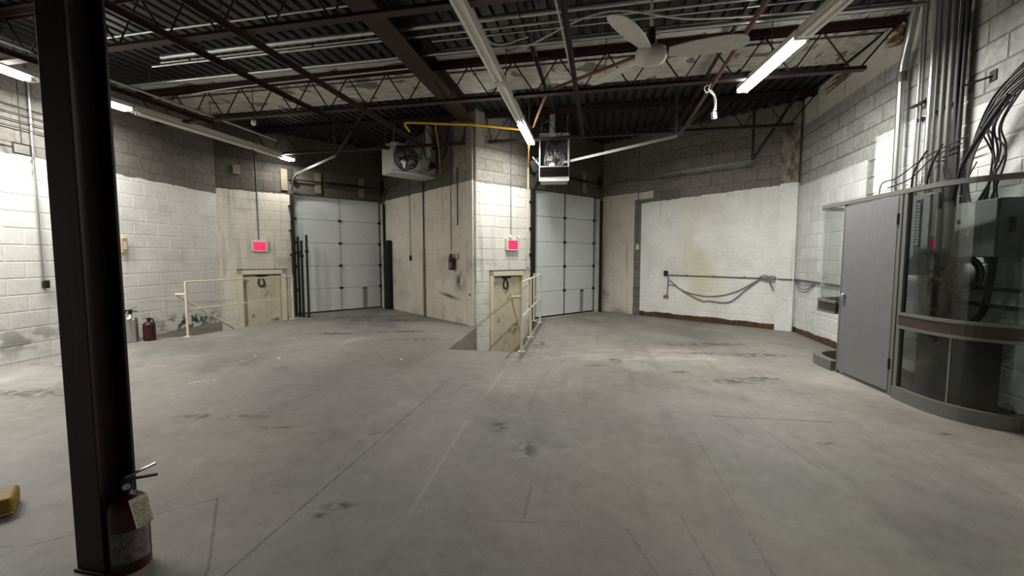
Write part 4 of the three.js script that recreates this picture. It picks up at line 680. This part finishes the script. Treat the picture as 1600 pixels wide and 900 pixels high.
  mesh(t, 'wire', [tube([v3(-0.05, -0.12, 0), v3(-0.02, 0.08, 0), v3(0.3, 0.1, 0.02), v3(0.7, 0.22, 0.02), v3(1.2, 0.3, 0.0)], 0.006, 40, 6), tube([v3(0.1, 0.02, 0), v3(0.5, 0.05, 0.02), v3(0.8, 0.2, 0.01), v3(1.15, 0.24, 0.02)], 0.006, 40, 6), tube([v3(0.48, -0.1, 0), v3(0.6, 0.12, 0.04), v3(0.72, 0.28, 0.02)], 0.009, 30, 6), tube([v3(0.74, -0.08, 0.02), v3(0.8, 0.1, 0.03), v3(0.9, 0.3, 0.01)], 0.011, 30, 6), tube([v3(0.9, 0.1, 0), v3(1.0, -0.06, 0.02), v3(1.2, -0.1, 0.02), v3(1.3, 0.05, 0)], 0.005, 30, 6)], M.cable);
}

// ---------------------------------------------------------------- electrical enclosure on the right
{
  const t = thing('electrical_enclosure', 'grey door and curved glass partition around the electrical panels', 'partition');
  const R = [[3.93, 3.1], [3.74, 3.13], [3.58, 3.29], [3.525, 3.5], [3.54, 3.72], [3.565, 3.87]], Dr = [3.575, 3.93], Dl = [3.685, 4.74], Lf = [[3.695, 4.8], [3.735, 5.06], [3.83, 5.26], [4.05, 5.37], [4.43, 5.38]];
  const curve = (pts, n) => new THREE.CatmullRomCurve3(pts.map((p) => V(p[0], 0, p[1])), false, 'catmullrom', 0.5).getPoints(n);
  function sweep(pts, y0, y1, th) {                         // upright band of some thickness along a plan curve
    const P = [], I = [], U = []; const nrm = pts.map((p, i) => { const a = pts[Math.max(0, i - 1)], b = pts[Math.min(pts.length - 1, i + 1)], d = b.clone().sub(a).normalize(); return v3(d.z, 0, -d.x); });
    const ring = (i) => [[-th / 2, y0], [th / 2, y0], [th / 2, y1], [-th / 2, y1]].map(([o, y]) => pts[i].clone().addScaledVector(nrm[i], o).setY(y));
    for (let i = 0; i < pts.length - 1; i++) { const a = ring(i), b = ring(i + 1); for (let k = 0; k < 4; k++) { const m = (k + 1) % 4, q = [a[k], a[m], b[m], b[k]], s = P.length / 3; for (const v of q) P.push(v.x, v.y, v.z); U.push(0, 0, 0, 1, 1, 1, 1, 0); I.push(s, s + 1, s + 2, s, s + 2, s + 3); } }
    for (const e of [0, pts.length - 1]) { const s = P.length / 3; for (const v of ring(e)) P.push(v.x, v.y, v.z); U.push(0, 0, 1, 0, 1, 1, 0, 1); I.push(...(e ? [s, s + 1, s + 2, s, s + 2, s + 3] : [s, s + 2, s + 1, s, s + 3, s + 2])); }
    const g = new THREE.BufferGeometry(); g.setAttribute('position', new THREE.Float32BufferAttribute(P, 3)); g.setAttribute('uv', new THREE.Float32BufferAttribute(U, 2)); g.setIndex(I); const o = g.toNonIndexed(); o.computeVertexNormals(); return o;
  }
  const cR = curve(R, 26), cL = curve(Lf, 22), topLine = [...cR, V(Dl[0], 0, Dl[1]), ...cL];
  for (const [c, nm] of [[cR, 'r'], [cL, 'l']]) {
    mesh(t, 'base_curb', sweep(c, 0.0, 0.115, 0.085), M.partitionFrame);
    mesh(t, 'band_rail', sweep(c, 0.775, 0.8, 0.06), M.partitionFrame); mesh(t, 'band_rail', sweep(c, 0.655, 0.68, 0.06), M.partitionFrame);
    mesh(t, 'band_panel', sweep(c, 0.68, 0.775, 0.045), M.band, 'dull maroon band');
  }
  mesh(t, 'top_rail', sweep([...cR, V(Dr[0], 0, Dr[1])], 1.875, 1.915, 0.055), M.partitionFrame); mesh(t, 'top_rail', sweep([V(Dr[0], 0, Dr[1]), V(Dl[0], 0, Dl[1])], 1.875, 1.915, 0.055), M.partitionFrame); mesh(t, 'top_rail', sweep([V(Dl[0], 0, Dl[1]), ...cL], 1.875, 1.915, 0.055), M.partitionFrame);
  const cut = (c, a, b) => c.slice(Math.floor(a * (c.length - 1)), Math.floor(b * (c.length - 1)) + 1);
  for (const [a, b] of [[0, 0.5], [0.5, 1]]) { mesh(t, 'glass_pane', sweep(cut(cR, a, b), 0.1, 0.655, 0.004), M.glass); mesh(t, 'glass_pane', sweep(cut(cR, a, b), 0.8, 1.875, 0.004), M.glass); }
  mesh(t, 'glass_pane', sweep(cut(cL, 0, 1), 0.8, 1.875, 0.004), new THREE.MeshPhysicalMaterial({ color: 0xf2f4f3, roughness: 0.05, transmission: 1, thickness: 0 }));
  const pm = cR[13]; mesh(t, 'mullion', box(0.014, 0.555, 0.014, pm.x, 0.378, pm.z), M.partitionFrame); mesh(t, 'lower_board', sweep(cut(curve([[3.96, 3.3], [3.86, 3.34], [3.76, 3.5], [3.74, 3.72], [3.76, 3.9]], 20), 0.2, 1), 0.1, 0.64, 0.01), M.panelDark);
  for (const [p, w] of [[R[R.length - 1], 0.045], [Dr, 0.045], [Dl, 0.03]]) mesh(t, 'post', rbox(w, 1.88, w, 0.006, p[0], 0.94, -p[1], 0, -0.14, 0), M.partitionFrame);
  mesh(t, 'post', rbox(0.03, 1.88, 0.03, 0.004, (R[R.length - 1][0] + Dr[0]) / 2 + 0.02, 0.94, -(R[R.length - 1][1] + Dr[1]) / 2), M.black);
  // door leaf
  const a = V(Dr[0], 0, Dr[1] + 0.03), b = V(Dl[0], 0, Dl[1] - 0.02), d = b.clone().sub(a), L = d.length(), ry = Math.atan2(-d.z, d.x), c = a.clone().add(b).multiplyScalar(0.5);
  const leaf = mesh(t, 'door_leaf', rbox(L, 1.83, 0.035, 0.004, c.x, 0.95, c.z, 0, ry, 0), M.partition, 'flat grey door leaf');
  const kp = a.clone().lerp(b, 0.93).add(v3(-0.06, 0.88, 0));
  mesh(leaf, 'door_knob', [tf(lathe([[0, 0], [0.024, 0.004], [0.03, 0.018], [0.022, 0.034], [0.011, 0.04], [0.011, 0.06], [0.028, 0.062], [0.028, 0.07]], 18), kp.x, kp.y, kp.z, 0, 0, -Math.PI / 2)], M.chrome);
  for (const y of [0.3, 1.65]) mesh(leaf, 'hinge', cyl(0.011, 0.011, 0.1, 10, a.x - 0.022, y, a.z + 0.01), M.trackDark);
}
{ // panels and cables behind the glass
  let t = onWall(FR, 'breaker_panel', 'tall grey breaker panel behind the curved glass, nearest the door', 'breaker panel', 3.25, 1.12, 0.01);
  mesh(t, 'enclosure_box', rbox(0.36, 0.8, 0.13, 0.008, 0, 0.4, 0.065), M.panelGrey); const c = mesh(t, 'cover_plate', rbox(0.13, 0.66, 0.012, 0.004, 0.03, 0.42, 0.132), M.panelDark);
  for (let i = 0; i < 14; i++) mesh(c, 'breaker', rbox(0.05, 0.022, 0.02, 0.003, 0.03, 0.7 - i * 0.03, 0.144), M.plateGrey);
  mesh(t, 'panel_door', rbox(0.09, 0.74, 0.03, 0.006, 0.155, 0.41, 0.15), M.plateGrey); mesh(t, 'nameplate', box(0.045, 0.02, 0.003, -0.13, 0.68, 0.132), M.black);
  t = onWall(FR, 'switch_box', 'grey steel switch box hung behind the curved glass at the right edge', 'switch box', 4.06, 1.3, 0.01);
  mesh(t, 'enclosure_box', rbox(0.42, 0.46, 0.2, 0.01, 0, 0.23, 0.1), M.panelGrey); mesh(t, 'front_cover', rbox(0.41, 0.45, 0.014, 0.005, 0, 0.23, 0.207), M.panelGrey); mesh(t, 'nameplate', box(0.035, 0.035, 0.004, -0.16, 0.3, 0.216), M.black); mesh(t, 'lever', rbox(0.02, 0.12, 0.03, 0.005, 0.225, 0.25, 0.12), M.black);
  t = onWall(FR, 'cable_coil', 'coil of black cable hanging under the grey switch box', 'cable', 3.84, 1.16, 0.14);
  for (let i = 0; i < 6; i++) mesh(t, 'turn', tf(new THREE.TorusGeometry(0.1 + 0.012 * i, 0.008, 6, 40), 0.015 * i, rr(-0.01, 0.01), 0.018 * i - 0.03, rr(-0.2, 0.2), 0.25 + rr(-0.2, 0.2), 0), i % 2 ? M.cable : M.cableGrey);
  t = onWall(FR, 'flexible_duct', 'thick black flexible conduit curving under the switch box', 'conduit', 4.14, 1.3, 0.13); mesh(t, 'hose', tube([v3(0, 0.02, 0), v3(0, -0.25, 0.02), v3(-0.05, -0.46, 0.02), v3(-0.25, -0.58, 0), v3(-0.48, -0.5, -0.02), v3(-0.6, -0.35, -0.04), v3(-0.62, -0.1, -0.06)], 0.026, 50, 10), M.rubber);
  t = onWall(FR, 'cable_tray', 'dark horizontal rails on the wall behind the curved glass', 'rail', 3.9, 0.98, 0.04); mesh(t, 'rail', [box(0.8, 0.03, 0.03, 0, 0.06, 0), box(0.8, 0.03, 0.03, 0, -0.08, 0)], M.trackDark);
  t = onWall(FR, 'conduit_trunk', 'pair of wide grey conduits beside the breaker panel', 'conduit', 3.56, 0.2, 0.1); for (const x of [-0.06, 0.05]) mesh(t, 'pipe', rod(v3(x, 0, 0), v3(x, 1.55, 0), 0.045, 14), M.conduitDark);
}

// ---------------------------------------------------------------- small things on the floor
{ const t = thing('caution_board', 'worn yellow plastic board corner at the left frame edge', 'board', V(-2.63, 0.0, 2.1), 0.75); mesh(t, 'board', rbox(0.28, 0.09, 0.2, 0.02, -0.08, 0.045, 0, 0, 0, 0), M.yellowSign); mesh(t, 'edge_strip', rbox(0.27, 0.012, 0.21, 0.004, -0.08, 0.012, 0), M.beige); }
for (const [x, y, l] of [[-3.4, 5.55, 'white scrap on the floor left of the other two'], [-3.01, 5.41, 'white scrap on the floor between the other two'], [-1.41, 5.34, 'white scrap on the floor nearest the room middle']]) { const t = thing('paper_scrap', l, 'scrap', V(x, 0.003, y), rr(0, 3), 'white scraps on the floor'); const g = new THREE.IcosahedronGeometry(0.022, 1).scale(1, 0.25, 0.8); mesh(t, 'scrap', g, M.paper); }

sh(scene);
renderer.render(scene, camera);
